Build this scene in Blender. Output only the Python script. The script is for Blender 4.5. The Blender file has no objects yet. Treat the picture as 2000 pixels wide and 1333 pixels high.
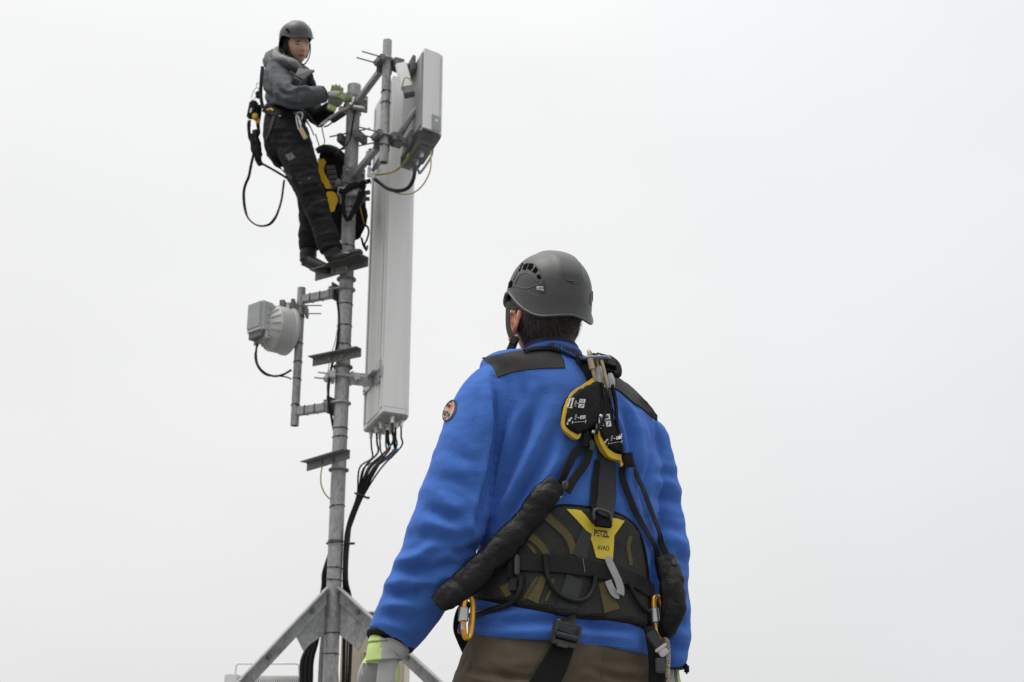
import bpy, bmesh, math, random
import numpy as np
from mathutils import Vector as V, Matrix, noise
from mathutils.bvhtree import BVHTree
R_ = math.radians
random.seed(7); np.random.seed(7)
scene = bpy.context.scene
COL = scene.collection

# ------------------------------------------------------------------ camera
PITCH = R_(19.0); FPX = 2777.8; CAM = V((0, 0, 0.5))
cd = bpy.data.cameras.new('camera'); cam = bpy.data.objects.new('camera', cd); COL.objects.link(cam)
cam.location = CAM; cam.rotation_euler = (R_(90) + PITCH, 0, 0)
cd.lens = 50; cd.sensor_width = 36; cd.clip_end = 2000; cd.clip_start = 0.05
cd.dof.use_dof = True; cd.dof.focus_distance = 3.75; cd.dof.aperture_fstop = 8.0
scene.camera = cam
# ------------------------------------------------------------------ sky and light (overcast)
w = bpy.data.worlds.new('World'); scene.world = w; w.use_nodes = True
nt = w.node_tree; nt.nodes.clear()
def N(nt, t, **k):
    n = nt.nodes.new(t)
    for a, b in k.items(): setattr(n, a, b)
    return n
out = N(nt, 'ShaderNodeOutputWorld')
tc = N(nt, 'ShaderNodeTexCoord'); sep = N(nt, 'ShaderNodeSeparateXYZ')
nt.links.new(tc.outputs['Generated'], sep.inputs[0])
ramp = N(nt, 'ShaderNodeValToRGB'); cr = ramp.color_ramp
cr.elements[0].position = 0.0; cr.elements[0].color = (.385, .388, .386, 1)
cr.elements[1].position = 1.0; cr.elements[1].color = (1.3, 1.3, 1.3, 1)
for p, c in ((.10, (.392, .394, .392)), (.32, (.434, .436, .436)), (.50, (.452, .454, .456)), (.60, (.50, .503, .506)), (.8, (1.0, 1.0, 1.0))):
    e = cr.elements.new(p); e.color = (*c, 1)
nt.links.new(sep.outputs['Z'], ramp.inputs[0])
nz = N(nt, 'ShaderNodeTexNoise'); nz.inputs['Scale'].default_value = 2.2; nz.inputs['Detail'].default_value = 3
mp = N(nt, 'ShaderNodeMapping'); mp.inputs['Scale'].default_value = (1, 1, 2.4)
nt.links.new(tc.outputs['Generated'], mp.inputs[0]); nt.links.new(mp.outputs[0], nz.inputs['Vector'])
mr = N(nt, 'ShaderNodeMapRange'); mr.inputs[1].default_value = .3; mr.inputs[2].default_value = .7; mr.inputs[3].default_value = .965; mr.inputs[4].default_value = 1.03
nt.links.new(nz.outputs['Fac'], mr.inputs[0])
mul = N(nt, 'ShaderNodeVectorMath', operation='SCALE')
nt.links.new(ramp.outputs[0], mul.inputs[0]); nt.links.new(mr.outputs[0], mul.inputs['Scale'])
# sky dimmed on the unseen side behind the camera, to weaken frontal light
mr2 = N(nt, 'ShaderNodeMapRange'); mr2.inputs[1].default_value = -.6; mr2.inputs[2].default_value = .45; mr2.inputs[3].default_value = .88; mr2.inputs[4].default_value = 1.0
nt.links.new(sep.outputs['Y'], mr2.inputs[0]); mul2 = N(nt, 'ShaderNodeVectorMath', operation='SCALE')
nt.links.new(mul.outputs[0], mul2.inputs[0]); nt.links.new(mr2.outputs[0], mul2.inputs['Scale']); mul = mul2
mr3 = N(nt, 'ShaderNodeMapRange'); mr3.inputs[1].default_value = .05; mr3.inputs[2].default_value = .40; mr3.inputs[3].default_value = 0; mr3.inputs[4].default_value = 1
nt.links.new(sep.outputs['X'], mr3.inputs[0]); tn_ = N(nt, 'ShaderNodeMix', data_type='RGBA', blend_type='MULTIPLY'); tn_.inputs['B'].default_value = (.93, .945, .97, 1)
nt.links.new(mr3.outputs[0], tn_.inputs['Factor']); nt.links.new(mul.outputs[0], tn_.inputs['A'])
bg = N(nt, 'ShaderNodeBackground'); bg.inputs['Strength'].default_value = 2.0
nt.links.new(tn_.outputs['Result'], bg.inputs['Color'])
# thin share of physical daylight scattered through the cloud
sky = N(nt, 'ShaderNodeTexSky', sky_type='NISHITA'); sky.sun_disc = False
SUN_EL, SUN_AZ = R_(68), R_(-110)
sky.sun_elevation = SUN_EL; sky.sun_rotation = SUN_AZ; sky.dust_density = 6
hs = N(nt, 'ShaderNodeHueSaturation'); hs.inputs['Saturation'].default_value = .15
nt.links.new(sky.outputs[0], hs.inputs['Color'])
bg2 = N(nt, 'ShaderNodeBackground'); bg2.inputs['Strength'].default_value = .004
nt.links.new(hs.outputs[0], bg2.inputs['Color'])
ad = N(nt, 'ShaderNodeAddShader')
nt.links.new(bg.outputs[0], ad.inputs[0]); nt.links.new(bg2.outputs[0], ad.inputs[1]); nt.links.new(ad.outputs[0], out.inputs[0])
sd = bpy.data.lights.new('sun', 'SUN'); sd.energy = 1.5; sd.angle = R_(30); sd.color = (1, .98, .95)
sun = bpy.data.objects.new('sun', sd); COL.objects.link(sun); sun.location = (0, -5, 20)
sdir = V((math.sin(SUN_AZ) * math.cos(SUN_EL), math.cos(SUN_AZ) * math.cos(SUN_EL), math.sin(SUN_EL)))
sun.rotation_euler = sdir.to_track_quat('Z', 'Y').to_euler()
scene.view_settings.view_transform = 'Standard'; scene.view_settings.look = 'None'
scene.view_settings.exposure = 0; scene.view_settings.gamma = 1
scene.render.resolution_x = 1024; scene.render.resolution_y = 682

# ------------------------------------------------------------------ helpers
UP = V((0, -math.sin(PITCH), math.cos(PITCH))); FW = V((0, math.cos(PITCH), math.sin(PITCH)))
def ray(px, py): return (FW + V((1, 0, 0)) * ((px - 1000) / FPX) + UP * ((666.5 - py) / FPX))
def P(px, py, Y):
    d = ray(px, py); return CAM + d * (Y / d.y)
def Pz(px, py, z):
    d = ray(px, py); return CAM + d * ((z - CAM.z) / d.z)
def proj(co):
    d = np.asarray(co) - np.array(CAM)
    dep = d @ np.array(FW); return 1000 + FPX * d[:, 0] / dep, 666.5 - FPX * (d @ np.array(UP)) / dep
def pxm(n, p): return n * (p - CAM).dot(FW) / FPX          # n photo pixels at point p, in metres

def cr_spline(pts, res):
    pts = [V(p) if not isinstance(p, V) else p for p in pts]
    if len(pts) < 3 or res <= 1: return list(pts)
    o = []
    n = len(pts)
    for i in range(n - 1):
        p0 = pts[max(i - 1, 0)]; p1 = pts[i]; p2 = pts[i + 1]; p3 = pts[min(i + 2, n - 1)]
        for k in range(res):
            t = k / res; t2 = t * t; t3 = t2 * t
            o.append(.5 * ((2 * p1) + (p2 - p0) * t + (2 * p0 - 5 * p1 + 4 * p2 - p3) * t2 + (3 * p1 - p0 - 3 * p2 + p3) * t3))
    o.append(pts[-1]); return o
def sprow(rows, res):
    """spline through rows of numbers"""
    n = len(rows); o = []; R = [np.array(r, float) for r in rows]
    for i in range(n - 1):
        p0 = R[max(i - 1, 0)]; p1 = R[i]; p2 = R[i + 1]; p3 = R[min(i + 2, n - 1)]
        for k in range(res):
            t = k / res
            o.append(.5 * ((2 * p1) + (p2 - p0) * t + (2 * p0 - 5 * p1 + 4 * p2 - p3) * t * t + (3 * p1 - p0 - 3 * p2 + p3) * t ** 3))
    o.append(R[-1]); return o

class MB:
    def __init__(s): s.v = []; s.f = []; s.m = []
    def add(s, v, f, mi=0):
        b = len(s.v); s.v += [tuple(x) for x in v]; s.f += [tuple(b + i for i in q) for q in f]; s.m += [mi] * len(f); return s
    def tube(s, pts, r, n=12, res=6, caps=True, closed=False, flat=1.0, up=None, mi=0):
        """swept tube; r = number or list (metres); flat squashes along the frame's second axis"""
        pts = [V(p) for p in pts]
        rr = [r] * len(pts) if not hasattr(r, '__len__') else list(r)
        if closed: pts = pts + [pts[0]]; rr = rr + [rr[0]]
        if res > 1 and len(pts) > 2:
            rows = sprow([(*p, q) for p, q in zip(pts, rr)], res)
            if closed:
                m = len(pts); ext = pts[-2:-1] + pts + pts[1:2]; er = rr[-2:-1] + rr + rr[1:2]
                rows = sprow([(*p, q) for p, q in zip(ext, er)], res)[res:-res]
            pts = [V(x[:3]) for x in rows]; rr = [max(x[3], 1e-5) for x in rows]
        if closed: pts = pts[:-1]; rr = rr[:-1]
        L = len(pts)
        T = []
        for i in range(L):
            if closed: t = pts[(i + 1) % L] - pts[i - 1]
            else: t = pts[min(i + 1, L - 1)] - pts[max(i - 1, 0)]
            T.append(t.normalized() if t.length > 1e-9 else V((0, 0, 1)))
        a = V(up) if up is not None else (V((0, 0, 1)) if abs(T[0].z) < .9 else V((1, 0, 0)))
        a = (a - T[0] * a.dot(T[0])).normalized()
        vs = []
        for i in range(L):
            a = (a - T[i] * a.dot(T[i]))
            a = a.normalized() if a.length > 1e-6 else T[i].orthogonal().normalized()
            b = T[i].cross(a)
            for k in range(n):
                th = 2 * math.pi * k / n
                vs.append(pts[i] + a * (math.cos(th) * rr[i]) + b * (math.sin(th) * rr[i] * flat))
        fs = []
        for i in range(L if closed else L - 1):
            j = (i + 1) % L
            for k in range(n):
                fs.append((i * n + k, i * n + (k + 1) % n, j * n + (k + 1) % n, j * n + k))
        if caps and not closed:
            fs.append(tuple(range(n - 1, -1, -1))); fs.append(tuple((L - 1) * n + k for k in range(n)))
        return s.add(vs, fs, mi)
    def pipe(s, a, b, ro, ri, n=24, mi=0):
        """hollow pipe open at both ends"""
        a = V(a); b = V(b); t = (b - a).normalized(); u = t.orthogonal().normalized(); v = t.cross(u); vs = []
        for q, r in ((a, ro), (b, ro), (b, ri), (a, ri)):
            for k in range(n):
                th = 2 * math.pi * k / n; vs.append(q + u * math.cos(th) * r + v * math.sin(th) * r)
        fs = []
        for j in range(4):
            for k in range(n):
                fs.append((j * n + k, ((j + 1) % 4) * n + k, ((j + 1) % 4) * n + (k + 1) % n, j * n + (k + 1) % n))
        return s.add(vs, fs, mi)
    def box(s, c, ax, h, bev=0.0, mi=0):
        """c centre, ax three axes, h half sizes"""
        c = V(c); bm = bmesh.new(); bmesh.ops.create_cube(bm, size=2)
        for v in bm.verts: v.co = V((v.co.x * h[0], v.co.y * h[1], v.co.z * h[2]))
        if bev > 0: bmesh.ops.bevel(bm, geom=list(bm.edges), offset=bev, segments=2, affect='EDGES')
        bm.verts.index_update()
        vs = [c + ax[0] * v.co.x + ax[1] * v.co.y + ax[2] * v.co.z for v in bm.verts]
        fs = [tuple(v.index for v in f.verts) for f in bm.faces]; bm.free()
        return s.add(vs, fs, mi)
    def bar(s, a, b, w, h, up=(0, 0, 1), bev=0.0, mi=0):
        """box from a to b with cross section w x h"""
        a = V(a); b = V(b); t = (b - a); L = t.length; t.normalize(); u = V(up); sd = t.cross(u)
        sd = sd.normalized() if sd.length > 1e-6 else t.orthogonal().normalized(); u = sd.cross(t)
        return s.box((a + b) / 2, (t, sd, u), (L / 2, w / 2, h / 2), bev, mi)
    def angle(s, a, b, w, t, u, v, mi=0):
        """L angle iron from a to b; legs run along u and v"""
        a = V(a); b = V(b); u = V(u); v = V(v)
        prof = [(0, 0), (w, 0), (w, t), (t, t), (t, w), (0, w)]
        vs = [q + u * x + v * y for q in (a, b) for x, y in prof]
        fs = [tuple(range(5, -1, -1)), tuple(range(6, 12))] + [(k, (k + 1) % 6, (k + 1) % 6 + 6, k + 6) for k in range(6)]
        return s.add(vs, fs, mi)
    def prism(s, pts, d, mi=0):
        """polygon pts extruded by vector d"""
        pts = [V(p) for p in pts]; d = V(d); n = len(pts)
        vs = pts + [p + d for p in pts]
        fs = [tuple(range(n - 1, -1, -1)), tuple(range(n, 2 * n))] + [(k, (k + 1) % n, (k + 1) % n + n, k + n) for k in range(n)]
        return s.add(vs, fs, mi)
    def ball(s, c, r, ax=None, seg=16, mi=0):
        c = V(c); ax = ax or (V((1, 0, 0)), V((0, 1, 0)), V((0, 0, 1)))
        if not hasattr(r, '__len__'): r = (r, r, r)
        bm = bmesh.new(); bmesh.ops.create_uvsphere(bm, u_segments=seg, v_segments=max(6, seg // 2), radius=1); bm.verts.index_update()
        vs = [c + ax[0] * v.co.x * r[0] + ax[1] * v.co.y * r[1] + ax[2] * v.co.z * r[2] for v in bm.verts]
        fs = [tuple(v.index for v in f.verts) for f in bm.faces]; bm.free(); return s.add(vs, fs, mi)
    def hexbolt(s, c, d, r, h, mi=0):
        c = V(c); d = V(d).normalized(); return s.tube([c, c + d * h], r, n=6, res=1, mi=mi)
    def ribbon(s, pts, nrm, w, t, res=4, mi=0):
        """flat webbing: pts centre line, nrm outward normals, w width (number/list), t thickness"""
        ww = [w] * len(pts) if not hasattr(w, '__len__') else list(w)
        rows = sprow([(*p, *n, q) for p, n, q in zip(pts, nrm, ww)], res)
        L = len(rows); vs = []; fs = []
        for i in range(L):
            p = V(rows[i][:3]); n = V(rows[i][3:6]); q = rows[i][6]
            tt = V(rows[min(i + 1, L - 1)][:3]) - V(rows[max(i - 1, 0)][:3]); tt.normalize()
            sd = tt.cross(n); sd = sd.normalized() if sd.length > 1e-6 else tt.orthogonal().normalized(); n = sd.cross(tt).normalized()
            e = min(t * .5, q * .2)
            for (x, y) in ((-q / 2, 0), (-q / 2 + e, t / 2), (q / 2 - e, t / 2), (q / 2, 0), (q / 2 - e, -t / 2), (-q / 2 + e, -t / 2)):
                vs.append(p + sd * x + n * y)
        for i in range(L - 1):
            for k in range(6): fs.append((i * 6 + k, i * 6 + (k + 1) % 6, (i + 1) * 6 + (k + 1) % 6, (i + 1) * 6 + k))
        fs.append(tuple(range(5, -1, -1))); fs.append(tuple((L - 1) * 6 + k for k in range(6)))
        return s.add(vs, fs, mi)
    def build(s, name, mat, parent=None, sharp=40, origin=None):
        return mkobj(name, s.v, s.f, mat, parent, sharp, s.m if any(s.m) else None, origin)

ORG = {}
def mkobj(name, v, f, mat, parent=None, sharp=40, mids=None, origin=None):
    me = bpy.data.meshes.new(name)
    o = bpy.data.objects.new(name, me); COL.objects.link(o)
    if parent is not None: og = ORG[parent.name]; o.parent = parent
    else:
        og = V(origin) if origin is not None else V((0, 0, 0)); o.location = og
    ORG[o.name] = og
    va = np.array(v, float) - np.array(og)
    me.from_pydata(va.tolist(), [], [tuple(int(i) for i in q) for q in f])
    for m in (mat if isinstance(mat, (list, tuple)) else [mat]): me.materials.append(m)
    if mids is not None: me.polygons.foreach_set('material_index', list(mids))
    bm = bmesh.new(); bm.from_mesh(me)
    if len(bm.faces) < 60000: bmesh.ops.recalc_face_normals(bm, faces=bm.faces)
    bm.to_mesh(me); bm.free()
    if sharp: me.polygons.foreach_set('use_smooth', [True] * len(me.polygons)); me.set_sharp_from_angle(angle=R_(sharp))
    me.update(); return o
def thing(name, loc, label, cat, group=None):
    o = bpy.data.objects.new(name, None); COL.objects.link(o); o.location = loc; o.empty_display_size = .1
    ORG[o.name] = V(loc); o['label'] = label; o['category'] = cat
    if group: o['group'] = group
    return o
def tag(o, label, cat, group=None):
    o['label'] = label; o['category'] = cat
    if group: o['group'] = group
    return o

# ------------------------------------------------------------------ materials
def mat(name, c1, c2=None, rough=.6, metal=0, scale=20, detail=4, bump=0, bscale=None, sheen=0, lo=.35, hi=.65, stretch=(1, 1, 1), spec=.5, c3=None, c3scale=3, c3lo=.55, c3hi=.7, weave=0, bdist=.002, coat=0):
    m = bpy.data.materials.new(name); m.use_nodes = True; t = m.node_tree; b = t.nodes['Principled BSDF']
    b.inputs['Roughness'].default_value = rough; b.inputs['Metallic'].default_value = metal
    b.inputs['Specular IOR Level'].default_value = spec; b.inputs['Coat Weight'].default_value = coat
    if sheen: b.inputs['Sheen Weight'].default_value = sheen; b.inputs['Sheen Roughness'].default_value = .6; b.inputs['Sheen Tint'].default_value = (*[min(1, x * 1.6 + .15) for x in c1], 1)
    tcn = N(t, 'ShaderNodeTexCoord'); mpn = N(t, 'ShaderNodeMapping'); mpn.inputs['Scale'].default_value = stretch
    t.links.new(tcn.outputs['Object'], mpn.inputs[0])
    c2 = c2 or tuple(x * .8 for x in c1)
    nn = N(t, 'ShaderNodeTexNoise'); nn.inputs['Scale'].default_value = scale; nn.inputs['Detail'].default_value = detail
    t.links.new(mpn.outputs[0], nn.inputs['Vector'])
    mr = N(t, 'ShaderNodeMapRange'); mr.inputs[1].default_value = lo; mr.inputs[2].default_value = hi; t.links.new(nn.outputs['Fac'], mr.inputs[0])
    mx = N(t, 'ShaderNodeMix', data_type='RGBA'); mx.inputs['A'].default_value = (*c1, 1); mx.inputs['B'].default_value = (*c2, 1)
    t.links.new(mr.outputs[0], mx.inputs['Factor']); colout = mx.outputs['Result']
    if c3:
        n3 = N(t, 'ShaderNodeTexNoise'); n3.inputs['Scale'].default_value = c3scale; n3.inputs['Detail'].default_value = 6
        t.links.new(mpn.outputs[0], n3.inputs['Vector'])
        m3 = N(t, 'ShaderNodeMapRange'); m3.inputs[1].default_value = c3lo; m3.inputs[2].default_value = c3hi; t.links.new(n3.outputs['Fac'], m3.inputs[0])
        x3 = N(t, 'ShaderNodeMix', data_type='RGBA'); x3.inputs['B'].default_value = (*c3, 1)
        t.links.new(m3.outputs[0], x3.inputs['Factor']); t.links.new(colout, x3.inputs['A']); colout = x3.outputs['Result']
    t.links.new(colout, b.inputs['Base Color'])
    if bump:
        bn = N(t, 'ShaderNodeTexNoise'); bn.inputs['Scale'].default_value = bscale or scale * 3; bn.inputs['Detail'].default_value = 4
        t.links.new(tcn.outputs['Object'], bn.inputs['Vector'])
        bp = N(t, 'ShaderNodeBump'); bp.inputs['Strength'].default_value = bump; bp.inputs['Distance'].default_value = bdist
        h = bn.outputs['Fac']
        if weave:
            wv = N(t, 'ShaderNodeTexWave', wave_type='BANDS', bands_direction='DIAGONAL'); wv.inputs['Scale'].default_value = weave
            t.links.new(tcn.outputs['Object'], wv.inputs['Vector'])
            a2 = N(t, 'ShaderNodeMath', operation='ADD'); t.links.new(h, a2.inputs[0]); t.links.new(wv.outputs['Fac'], a2.inputs[1]); h = a2.outputs[0]
        t.links.new(h, bp.inputs['Height']); t.links.new(bp.outputs[0], b.inputs['Normal'])
    return m
M = {}
M['galv'] = mat('galvanised_steel', (.25, .255, .25), (.36, .365, .36), rough=.55, metal=.35, scale=75, detail=10, bump=.3, bscale=110, c3=(.15, .155, .15), c3scale=17, c3lo=.5, c3hi=.8, stretch=(1, 1, .55))
M['galv_dark'] = mat('weathered_steel', (.11, .115, .11), (.19, .195, .19), rough=.6, metal=.3, scale=60, detail=8, bump=.3, bscale=90, c3=(.085, .06, .035), c3scale=16, c3lo=.58, c3hi=.75)
M['zinc'] = mat('zinc_hardware', (.5, .51, .51), (.33, .34, .34), rough=.42, metal=.6, scale=90, bump=.15, bscale=120, c3=(.24, .2, .15), c3scale=40, c3lo=.6, c3hi=.75)
M['rust'] = mat('rusty_bolt', (.22, .11, .03), (.3, .2, .08), rough=.8, scale=120, c3=(.45, .42, .38), c3scale=60)
M['black_rubber'] = mat('black_cable', (.005, .005, .005), (.008, .008, .008), spec=.25, rough=.45, scale=40)
M['tie'] = mat('cable_tie_plastic', (.02, .02, .02), rough=.5)
M['yellow_cable'] = mat('yellow_fibre_cable', (.35, .26, .05), (.25, .19, .04), rough=.5)
M['panel'] = mat('antenna_plastic', (.66, .66, .645), (.60, .60, .59), rough=.55, scale=2.5, detail=6, stretch=(3, 3, .25), c3=(.50, .495, .47), c3scale=6, c3lo=.54, c3hi=.8, bump=.04, bscale=300)  # upright colour streaks imitate vertical reflections
M['panel_back'] = mat('antenna_back', (.68, .68, .67), (.58, .58, .57), rough=.5, scale=2.2, detail=6, stretch=(4, 4, .2), c3=(.40, .39, .37), c3scale=5, c3lo=.58, c3hi=.8)  # streaked tone stands in for vertical reflections on the left face
M['alu'] = mat('cast_aluminium', (.32, .32, .315), (.26, .26, .255), rough=.5, metal=.4, scale=30)
M['alu_dark'] = mat('dark_cast_housing', (.12, .12, .118), (.16, .16, .155), rough=.55, metal=.2, scale=25)
M['white'] = mat('white_paint', (.72, .73, .72), (.62, .63, .62), rough=.45, scale=12, detail=6)
M['radio'] = mat('radio_grey_paint', (.44, .445, .45), (.40, .405, .41), rough=.5, scale=14)
M['radio_panel'] = mat('radio_recessed_panel', (.30, .31, .315), (.27, .28, .285), rough=.6, scale=14)
M['antenna_rear'] = mat('grey_antenna_rear', (.33, .335, .335), (.28, .285, .285), rough=.55, scale=3, detail=6, stretch=(3, 3, .3), c3=(.22, .22, .21), c3scale=7)
M['dish'] = mat('dish_shroud_plastic', (.46, .46, .45), (.40, .40, .39), rough=.5, scale=9, c3=(.34, .34, .33))
M['beige'] = mat('beige_cabinet_paint', (.50, .44, .34), (.46, .40, .31), rough=.5, scale=6)
M['concrete'] = mat('roof_concrete', (.20, .20, .19), (.15, .15, .145), rough=.9, scale=1.5, detail=10, bump=.4, bscale=30, c3=(.18, .18, .17), c3scale=.4)
M['conn'] = mat('connector_silver', (.7, .7, .68), rough=.3, metal=.8)
M['red_tape'] = mat('red_tape', (.7, .08, .03), rough=.5)
M['blue_tape'] = mat('blue_tape', (.05, .3, .55), rough=.5)
M['pink_tape'] = mat('pink_tape', (.7, .08, .25), rough=.5)
X0 = V((1, 0, 0)); Y0 = V((0, 1, 0)); Z0 = V((0, 0, 1)); AX = (X0, Y0, Z0)
# ================================================================== setting
g = MB(); n = 40
for i in range(n + 1):
    for j in range(n + 1):
        g.v.append(((i / n - .5) * 600, (j / n - .5) * 600, 0))
g.f = [(i * (n + 1) + j, (i + 1) * (n + 1) + j, (i + 1) * (n + 1) + j + 1, i * (n + 1) + j + 1) for i in range(n) for j in range(n)]; g.m = [0] * len(g.f)
go = g.build('ground', M['concrete'], sharp=None); go['kind'] = 'structure'

# ================================================================== mast
YM = 8.4
mb = P(672, 660, YM); MX = mb.x; MR = pxm(14, P(672, 660, YM))
ZTOP = P(697, 168, YM).z
def mz(py): return P(672, py, YM).z
mast = thing('mast', (MX, YM, 0), 'grey galvanised steel pole mast with step irons and splayed angle iron legs', 'mast')
b = MB(); b.pipe((MX, YM, 0), (MX, YM, ZTOP), MR, MR - .005, n=36)
b.tube([(MX, YM, ZTOP - .012), (MX, YM, ZTOP - .002)], MR * .97, n=36, res=1)
b.build('pole', M['galv'], mast)
def ties(parent, cx, cy, r, zs, tilt=.02, mt=None):
    for z in zs:
        t = MB(); ph = random.random() * 6; kk = tilt * random.uniform(-1, 1)
        t.tube([(cx + (r + .002) * math.cos(a), cy + (r + .002) * math.sin(a), z + kk * math.cos(a + ph) * .4) for a in np.linspace(0, 2 * math.pi, 18, endpoint=False)], .0028, n=6, res=1, closed=True)
        aa = random.choice((-1.2, -1.6, -2.0, -.9)); t.box((cx + (r + .005) * math.cos(aa), cy + (r + .005) * math.sin(aa), z), AX, (.006, .004, .004))
        t.build('cable_tie', mt or M['tie'], parent)
ties(mast, MX, YM, MR, [mz(y) for y in (408, 420, 482, 596, 638, 676, 838, 855, 990, 1058, 1110, 1134, 1238, 1278)])
def dirv(deg): return V((math.cos(R_(deg)), math.sin(R_(deg)), 0))
# step irons: each a piece of angle iron across the pole, held by a u bolt
def step_iron(pl, pr, H, rusty, ub):
    """pl, pr: photo points of the ends of the top edge"""
    c = P((pl[0] + pr[0]) / 2, (pl[1] + pr[1]) / 2, YM - .06); z = c.z
    a = Pz(*pl, z); q = Pz(*pr, z)
    d = (q - a).normalized(); nrm = V((d.y, -d.x, 0))            # towards the camera
    if nrm.y > 0: nrm = -nrm
    s = MB(); s.angle(a, q, H, .006, nrm * 1, V((0, 0, -1)))
    st = s.build('step_iron', M['galv_dark'], mast, sharp=20)
    for k, mm in ((.36, rusty), (.62, rusty)):
        bt = MB(); c0 = a.lerp(q, k) + V((0, 0, -H * .55)); bt.hexbolt(c0 + nrm * .002, nrm, .013, .012); bt.ball(c0 + nrm * .014, .008, seg=8)
        bt.build('bolt', M['rust'] if mm else M['galv_dark'], st)
    u = MB(); zc = z - H * .75
    pts = []
    for a_ in np.linspace(-.1, math.pi * 2 - .1, 20, endpoint=False): pts.append((MX + (MR + .010) * math.cos(a_), YM + (MR + .010) * math.sin(a_), zc - .03))
    u.tube(pts, .008, n=8, res=1, closed=True); u.build('u_bolt', M['galv_dark'] if not ub else M['galv'], st)
    return z
step_iron((617, 532), (720, 503), .062, True, 0)
step_iron((612, 700), (706, 681), .055, True, 0)
step_iron((601, 904), (684, 879), .055, False, 0)
# splayed legs with gusset plates
zt = P(650, 1150, YM).z
for nm, (hx, hy), deg in (('leg', (0, 0), 205), ('leg', (0, 0), -18), ('leg', (0, 0), 92)):
    d = dirv(deg); side = V((-d.y, d.x, 0))
    if side.y > 0: side = -side
    run = zt - .02
    top = V((MX, YM, zt)) + d * (MR + .01); bot = V((MX, YM, 0.01)) + d * (MR + .01 + run * (.89 if deg > 100 else 1.16))
    t = (bot - top).normalized(); upn = side.cross(t).normalized()
    if upn.z < 0: upn = -upn
    s = MB(); s.angle(top, bot, .075, .007, side, -upn)
    lg = s.build('leg', M['galv'], mast, sharp=20)
    gp = MB(); c = V((MX, YM, zt)) + d * MR + side * -.004
    poly = [c + V((0, 0, -.03)), c + d * .13 + V((0, 0, -.17)), c + d * .19 + V((0, 0, -.25)), c + d * .12 + V((0, 0, -.37)), c + d * .085 + V((0, 0, -.33)), c + V((0, 0, -.27))]
    gp.prism(poly, -side * .009); gu = gp.build('gusset_plate', M['galv'], mast, sharp=20)
    for k in (.10, .34):
        bt = MB(); q = top.lerp(bot, k * .62) + side * .007 - upn * .04; bt.hexbolt(q, side, .015, .014); bt.build('bolt', M['galv_dark'], lg)

def ubolt_clamp(mbd, cx, cy, r, z, d, ext=.05, rr=.006):
    """u bolt round a pole with its legs running along d"""
    s = V((-d.y, d.x, 0)); pts = [V((cx, cy, z)) + d * ext + s * (r + rr)]
    for a in np.linspace(0, math.pi, 9): pts.append(V((cx, cy, z)) + s * ((r + rr) * math.cos(a)) - d * ((r + rr) * math.sin(a)))
    pts.append(V((cx, cy, z)) + d * ext - s * (r + rr))
    mbd.tube(pts, rr, n=8, res=1)
# ================================================================== stand-off frame left of the mast
def lp(px, py, Y): return P(px, py, Y)
aN = Pz(655, 577 + 2, P(655, 577, YM).z); 
zu = P(655, 570, YM).z; zl = P(645, 792, YM).z
far = Pz(594, 586, zu); fr = thing('standoff_frame', (far.x, far.y, 0.0), 'slim grey pipe held off the left of the mast by two square arms', 'bracket')
fr.location.z = zl - .25; ORG[fr.name] = V(fr.location)
FX, FY = Pz(588, 586, zu).x, Pz(588, 586, zu).y
FR = pxm(8, V((FX, FY, zu)))
s = MB(); s.pipe((FX, FY, P(572, 832, FY).z), (FX, FY, P(588, 563, FY).z), FR, FR - .004, n=24)
s.tube([(FX, FY, P(588, 563, FY).z - .008), (FX, FY, P(588, 563, FY).z - .001)], FR * .96, n=24, res=1)
s.build('pipe', M['galv'], fr)
ties(fr, FX, FY, FR, [P(580, y, FY).z for y in (620, 672, 708, 741, 793)])
for z in (zu, zl):
    d = (V((MX, YM, 0)) - V((FX, FY, 0))).normalized()
    A0 = V((FX, FY, z)) + d * FR * .8; B0 = V((MX, YM, z)) - d * (MR + .005)
    s = MB(); s.bar(A0, B0 - d * .03, .042, .052, bev=.004); ar = s.build('arm', M['galv'], fr)
    s = MB(); sd = V((-d.y, d.x, 0)); s.box(B0 - d * .016, (d, sd, Z0), (.006, .062, .055), .002); s.box(B0 - d * .03 + V((0, 0, .03)), (d, sd, Z0), (.02, .05, .005)); s.box(B0 - d * .03 - V((0, 0, .03)), (d, sd, Z0), (.02, .05, .005))
    s.build('clamp_plate', M['galv_dark'], fr)
    s = MB(); ubolt_clamp(s, MX, YM, MR, z + .012, -d, .10, .008); s.build('u_bolt', M['galv'], fr)
    for k in (.22, .5, .78):
        q = A0.lerp(B0, k); s = MB(); pts = [q + sd * x + Z0 * y for x, y in ((-.023, -.028), (.023, -.028), (.023, .028), (-.023, .028))]
        s.tube(pts, .0028, n=6, res=1, closed=True); s.build('cable_tie', M['tie'], fr)
# ================================================================== microwave radio and its dish
zc = P(505, 630, FY - .1).z
ro = thing('microwave_radio', P(505, 672, FY - .12), 'light grey box radio with recessed panel, fixed beside the dish drum', 'radio unit')
YB = FY - .16
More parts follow.
